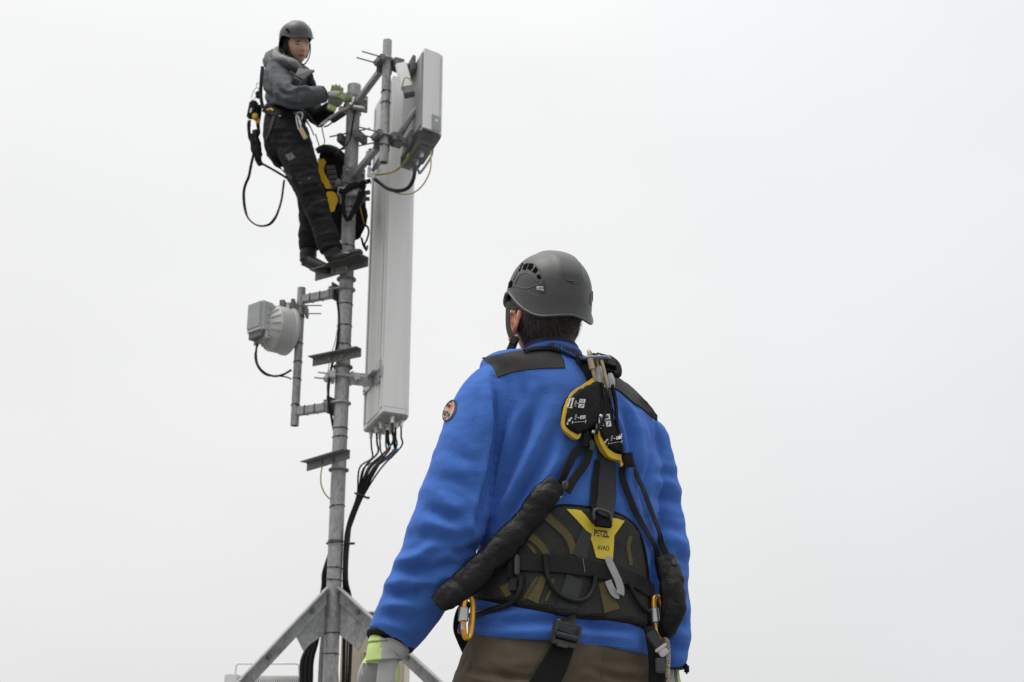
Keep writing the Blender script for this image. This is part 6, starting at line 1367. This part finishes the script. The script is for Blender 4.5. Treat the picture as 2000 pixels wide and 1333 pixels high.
bx(493, 215, 8.42, 17, 40, .035, 'black_fab', lg2, 'absorber_pouch', -.12, .012); bx(504, 222, 8.46, 13, 38, .03, 'black_fab', lg2, 'absorber_pouch', -.05, .012)
bx(498, 228, 8.40, 10, 12, .03, 'yellow_trim', lg2, 'yellow_edge', -.1); bx(504, 238, 8.42, 8, 14, .02, 'yellow_trim', lg2, 'yellow_edge', .05); bx(490, 216, 8.396, 4, 10, .004, 'white_print', lg2, 'label', -.12, .001)
for pts, r in (([(487, 236), (486, 255), (491, 275), (497, 290)], 3.5), ([(503, 240), (505, 258), (500, 275), (499, 292)], 3.2), ([(494, 262), (497, 290), (500, 300)], 7)):
    s = MB(); pp = [P(a, b_, 8.42) for a, b_ in pts]; s.tube(pp, pxm(r, pp[0]), n=14, res=8, flat=.6); crumple(s, .004, 30, r); s.build('webbing', M['black_fab'], lg2, sharp=180)
s = MB(); pp = [P(a, b_, 8.42) for a, b_ in ((496, 255), (500, 275), (503, 298), (505, 312), (508, 322))]; s.tube(pp, [pxm(q, pp[0]) for q in (5, 8, 8, 6, 6)], n=16, res=8, flat=.6); crumple(s, .006, 26, 2); s.build('webbing_sleeve', M['black_fab'], lg2, sharp=180)
s = MB(); s.tube([P(508, 318, 8.42), P(530, 330, 8.42), P(552, 343, 8.40), P(570, 355, 8.36)], pxm(2.3, c), n=8, res=5, flat=.5); s.build('webbing', M['web'], lg2)
lp2 = [(496, 300), (491, 320), (486, 345), (479, 362), (476, 380), (478, 405), (484, 425), (497, 438), (512, 442), (527, 438), (538, 425), (545, 408), (550, 390), (553, 368), (555, 352)]
s = MB(); pp = [P(a, b_, 8.40 - .05 * math.sin(i / 14 * math.pi)) for i, (a, b_) in enumerate(lp2)]; nn = [V((.5 - i / 14, -.25 - 1.3 * abs(i / 14 - .5), -1.2 * math.exp(-((i - 7) / 3) ** 2))) for i in range(len(pp))]
s.ribbon(pp, nn, pxm(5.5, pp[0]), .003, res=6); tag(s.build('webbing_loop', M['web'], origin=pp[0]), 'long black webbing loop hanging free behind the knees of the person on the mast', 'strap')
# ---------------- work positioning lanyard from belt to mast
wp = thing('positioning_lanyard', P(660, 235, 8.25), 'positioning lanyard with pale rope and black adjuster running from the belt up to the mast', 'lanyard')
s = MB(); s.tube([P(600, 222, 8.2), P(612, 238, 8.2), P(622, 248, 8.2), P(632, 244, 8.2)], .006, n=8, res=4); s.build('sling', M['web'], wp)
s = MB(); s.bar(P(626, 246, 8.2), P(650, 226, 8.22), .022, .016, up=(0, -1, 0), bev=.005); s.build('snap_hook', M['steel'], wp)
s = MB(); s.tube([P(642, 234, 8.2), P(660, 221, 8.24), P(678, 212, 8.3), P(690, 205, 8.34)], .010, n=12, res=5); s.build('rope', M['hood'], wp)
s = MB(); s.bar(P(648, 238, 8.22), P(672, 222, 8.26), .034, .02, up=(0, -1, 0), bev=.006); s.build('adjuster', M['black_fab'], wp)
s = MB(); s.tube([P(632, 248, 8.2), P(640, 246, 8.2), P(650, 238, 8.2), P(655, 232, 8.21)], .005, n=8, res=4); s.build('sling', M['web'], wp)
s = MB(); zt_ = P(697, 203, YM).z; s.tube([V((MX + (MR + .014) * math.cos(a), YM + (MR + .014) * math.sin(a), zt_ + .02 * math.cos(a))) for a in np.linspace(0, 6.283, 18, endpoint=False)], .009, n=8, res=1, closed=True); s.build('mast_sling', M['hood'], wp)
s = MB(); s.bar(P(684, 206, 8.30), P(692, 190, 8.30), .018, .018, up=(0, -1, 0), bev=.004); s.build('hook', M['conn'], wp)
s = MB(); s.bar(P(690, 208, 8.28), P(712, 211, 8.28), .016, .016, up=(0, -1, 0), bev=.004); s.build('hook', M['conn'], wp)
for i, pts in enumerate(([(628, 246), (631, 262), (634, 278), (627, 290), (620, 292)], [(616, 262), (620, 275), (623, 285), (620, 292)])):
    cable('cord', ['thin dark cord hanging from the snap hook down to the bag', 'shorter thin cord curving beside the hip down to the bag'][i], [(a, b_, 8.25) for a, b_ in pts], .0035)
# ---------------- tool bag hung on the mast
bg_ = thing('tool_bag', P(668, 385, 8.55), 'black and yellow tool bag hanging behind the mast by the knees of the climber', 'bag')
bv, bf = ptube([(640, 304, 8.56, 16), (652, 325, 8.56, 34), (662, 360, 8.57, 44), (672, 405, 8.57, 44), (682, 445, 8.57, 36), (688, 470, 8.56, 20)], n=32, flat=.42, up=(1, 0, 0)); 
bco, bfs, bed = remesh([(bv, bf)], .008, 2, .5); bn = vnormals(bco, bfs)
if np.mean((bn * (bco - bco.mean(0))).sum(1)) < 0: bn = -bn; bfs = [tuple(reversed(f)) for f in bfs]
bco = bco + bn * (fnoise(bco, (10, 10, 10), 4, 3) * .014)[:, None]; bb = mkobj('body', bco, bfs, M['wt'], bg_, sharp=180); S_B = Surf(bvh_of(bco, bfs))
patch(S_B, [(622, 309), (634, 311), (640, 318), (634, 326), (634, 336), (638, 346), (646, 358), (650, 371), (637, 371), (628, 352), (622, 335)], t=.006, off=.008, grid=6, smooth=2).build('yellow_panel', M['bag_yellow'], bg_, sharp=60)
patch(S_B, [(637, 375), (650, 374), (658, 380), (661, 392), (659, 402), (655, 414), (645, 416), (638, 395)], t=.006, off=.010, grid=6, smooth=2).build('yellow_panel', M['bag_yellow'], bg_, sharp=60)
for k in range(5): patch(S_B, [(635 + k * 2.2, 325 + k * 9.4), (654 + k * 2.4, 323 + k * 9.4), (656 + k * 2.4, 331.5 + k * 9.4), (637.5 + k * 2.2, 333.5 + k * 9.4)], t=.010, off=.016, grid=5, round_=3).build('padded_rib', M['bag_grey'], bg_, sharp=70)
strap(S_B, [(699, 392), (704, 412), (709, 432), (712, 445)], 2.2, t=.003, off=.006).build('yellow_edge', M['bag_yellow'], bg_)
s = MB(); tp_ = [P(618, 296, 8.5), P(632, 291, 8.5), P(650, 294, 8.5), P(665, 304, 8.5), P(684, 318, 8.5)]; s.tube(tp_, [pxm(q, tp_[0]) for q in (6, 9, 10, 9, 6)], n=16, res=5, flat=.6); s.build('rolled_top', M['boot'], bg_, sharp=180)
for pts, r in (([(712, 438), (718, 444), (720, 455), (716, 470), (712, 478), (716, 488), (718, 480)], 1.8), ([(706, 465), (710, 480), (716, 490)], 2.2), ([(700, 445), (712, 440), (720, 446)], 2)):
    s = MB(); pp = [P(a, b_, 8.45) for a, b_ in pts]; s.tube(pp, pxm(r, pp[0]), n=8, res=4); s.build('strap', M['web'], bg_)
sl_ = thing('mast_sling', P(695, 372, 8.3), 'thick black sling wrapped round the mast above the grey clamp with knobbly bolts', 'strap')
for pts, r in (([(724, 353), (712, 357), (700, 362), (686, 366), (672, 374), (662, 372)], 5), ([(706, 362), (694, 360), (682, 364), (676, 371)], 4.5), ([(672, 378), (670, 398), (672, 418), (680, 432)], 4), ([(704, 375), (698, 395), (690, 412), (682, 430)], 4.5), ([(712, 362), (708, 380), (702, 398), (694, 416)], 3.5)):
    s = MB(); pp = [P(a, b_, 8.3) for a, b_ in pts]; s.tube(pp, pxm(r, pp[0]), n=12, res=6, flat=.6); crumple(s, .003, 40, r); s.build('webbing', M['black_fab'], sl_, sharp=180)
bx(716, 355, 8.2, 4, 4, .01, 'yellow_trim', sl_, 'yellow_tag'); bx(724, 358, 8.2, 4, 7, .01, 'conn', sl_, 'metal_link', .3)
